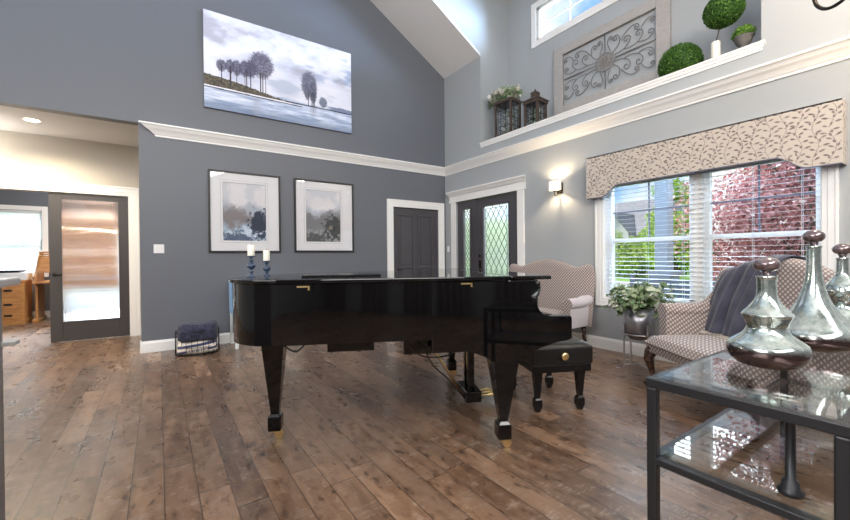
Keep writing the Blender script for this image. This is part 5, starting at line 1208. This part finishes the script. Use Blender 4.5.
# ---------------------------------------------------------------- outdoors
g = MB(); g.box((XR+.2, -30, -.5), (60, 45, -.35)); g.box((-30, 11.45, -.5), (XR+.2, 45, -.35)); tag(g.build('lawn', M['grass']), 'green front lawn', 'lawn', kind='structure')
g = MB(); g.box((XR+.2, -1, -.34), (7.1, 8, -.1)); tag(g.build('patio', M['patio']), 'concrete porch floor', 'porch', kind='structure')
g = MB(); g.box((19, -30, -.345), (23, 45, -.33)); tag(g.build('road', M['road']), 'grey road beyond the lawn', 'road', kind='structure')
pcx, pcy = 6.75, 3.03
r = thing('porch_column', 'grey square porch column with wide stone base outside the left window', 'column', (pcx, pcy, -.1))
g = MB(); g.box((pcx-.10, pcy-.10, .95), (pcx+.10, pcy+.10, 3.3)); own(g.build('shaft', M['column'], bevel=.01), r)
g = MB(); g.box((pcx-.16, pcy-.16, -.1), (pcx+.16, pcy+.16, .88)); g.box((pcx-.18, pcy-.18, .88), (pcx+.18, pcy+.18, .95)); own(g.build('base', M['column'], bevel=.01), r)
bo = thing('garden_bench', 'grey slatted outdoor bench on the porch outside the left window', 'bench', (5.75, 2.65, -.1))
g = MB()
for k in range(6): g.box((6.02+.01*k, 2.0, .45+.07*k), (6.05+.01*k, 3.2, .50+.07*k))
own(g.build('backrest', M['bench_grey']), bo)
g = MB(); g.box((5.5, 2.0, .30), (6.02, 3.2, .34)); own(g.build('seat', M['bench_grey']), bo)
for x in (5.52, 6.0):
    for y in (2.02, 3.14): g = MB(); g.box((x, y, -.1), (x+.05, y+.05, .56 if x < 5.9 else .9)); own(g.build('leg', M['bench_grey']), bo)
g = MB(); g.box((5.5, 2.0, .54), (6.05, 2.07, .57)); g.box((5.5, 3.13, .54), (6.05, 3.2, .57)); own(g.build('armrest', M['bench_grey']), bo)
# neighbour's house
nh = thing('neighbour_house', 'pale neighbouring house with steep grey gabled roof', 'house', (31, 18.5, -.35)); NX, NY = 30, 18.5
g = MB(); g.box((NX, NY-4, -.35), (NX+8, NY+6, 2.9)); g.prism([(NY-2.9, -.35), (NY-.9, -.35), (NY-.9, 2.9), (NY-1.9, 4.1), (NY-2.9, 2.9)], NX-.8, NX+.2, 0); own(g.build('wall', M['siding']), nh)
g = MB(); g.prism([(NX-.8, 2.7), (NX+4, 5.9), (NX+8.8, 2.7)], NY-4.3, NY+6.5, 1); own(g.build('roof', M['shingle']), nh)
for s_ in (-1, 1):
    yc = NY-1.9; p0 = (yc, 4.3); p1 = (yc+s_*1.5, 2.6); g = MB(); g.prism([p0, p1, (p1[0], p1[1]+.2), (p0[0], p0[1]+.25)], NX-1.2, NX+2.5, 0); own(g.build('gable_roof', M['bench_grey']), nh)
for yy in (NY-2.4, NY+3): g = MB(); g.box((NX-.83 if yy < NY else NX-.03, yy, 1.0), (NX-.8 if yy < NY else NX, yy+1.0, 2.2)); own(g.build('window', M['lining']), nh)
def tree(label, x, y, h, r, material, n, seed, zb=None, ls=.16, trunk=.12, blobs=14, sq=1.0):
    t_ = thing('tree', label, 'tree', (x, y, -.35)); q = np.random.RandomState(seed)
    P_ = []; D_ = []; zb = zb if zb is not None else h*.25
    g = MB(); g.tube([(0, 0, 0), (.05*r, 0, h*.4), (-.03*r, .04*r, h*.85)], [trunk, trunk*.7, trunk*.25], 8)
    for k in range(blobs):
        a = q.rand()*2*pi; rr_ = r*.72*q.rand()**.5; z = zb + (h-zb)*(.08+.84*q.rand()); sc = r*(.34+.22*q.rand())*(1-.45*max(0, (z-zb)/(h-zb)-.5)); c = (rr_*cos(a), rr_*sin(a), z)
        g.tube([(0, 0, z*.6), (c[0]*.5, c[1]*.5, z*.82), c], [trunk*.35, trunk*.25, .01], 5)
        p, d = shell_pts(c, sc, n//blobs, seed*50+k, lo=.45, hi=1.1, squash=(1, 1, sq)); P_.append(p); D_.append(d)
    g.build('trunk', M['bark'], t_); leaves('foliage', np.concatenate(P_), np.concatenate(D_), ls, material, t_, seed)
tree('red-leaved ornamental tree filling the right half of the front window', 8.6, 1.75, 4.4, 1.6, M['leaf_red'], 42000, 1, zb=.4, ls=.072, blobs=34)
tree('tall green tree seen right behind the porch column', 15.5, 6.6, 4.3, 1.15, M['leaf_green'], 14000, 2, zb=.7, ls=.12, blobs=18)
tree('yellow-green tree low in front of the neighbouring house', 27.0, 14.2, 2.9, 1.9, M['leaf_green'], 9000, 3, zb=.3, ls=.2, blobs=14)
tree('yellow-green tree at the left edge of the window view', 26.5, 18.9, 3.1, 2.0, M['leaf_green'], 9000, 4, zb=.3, ls=.2, blobs=14)
tree('broad green tree beyond the front door glass', 14.5, 15.5, 3.3, 2.6, M['leaf_green'], 14000, 5, zb=.0, ls=.17, blobs=24)
tree('dark green shrub across the road behind the bench', 26.0, 10.0, 2.2, 1.6, M['leaf_dark'], 6000, 6, zb=.2, ls=.2, blobs=10)
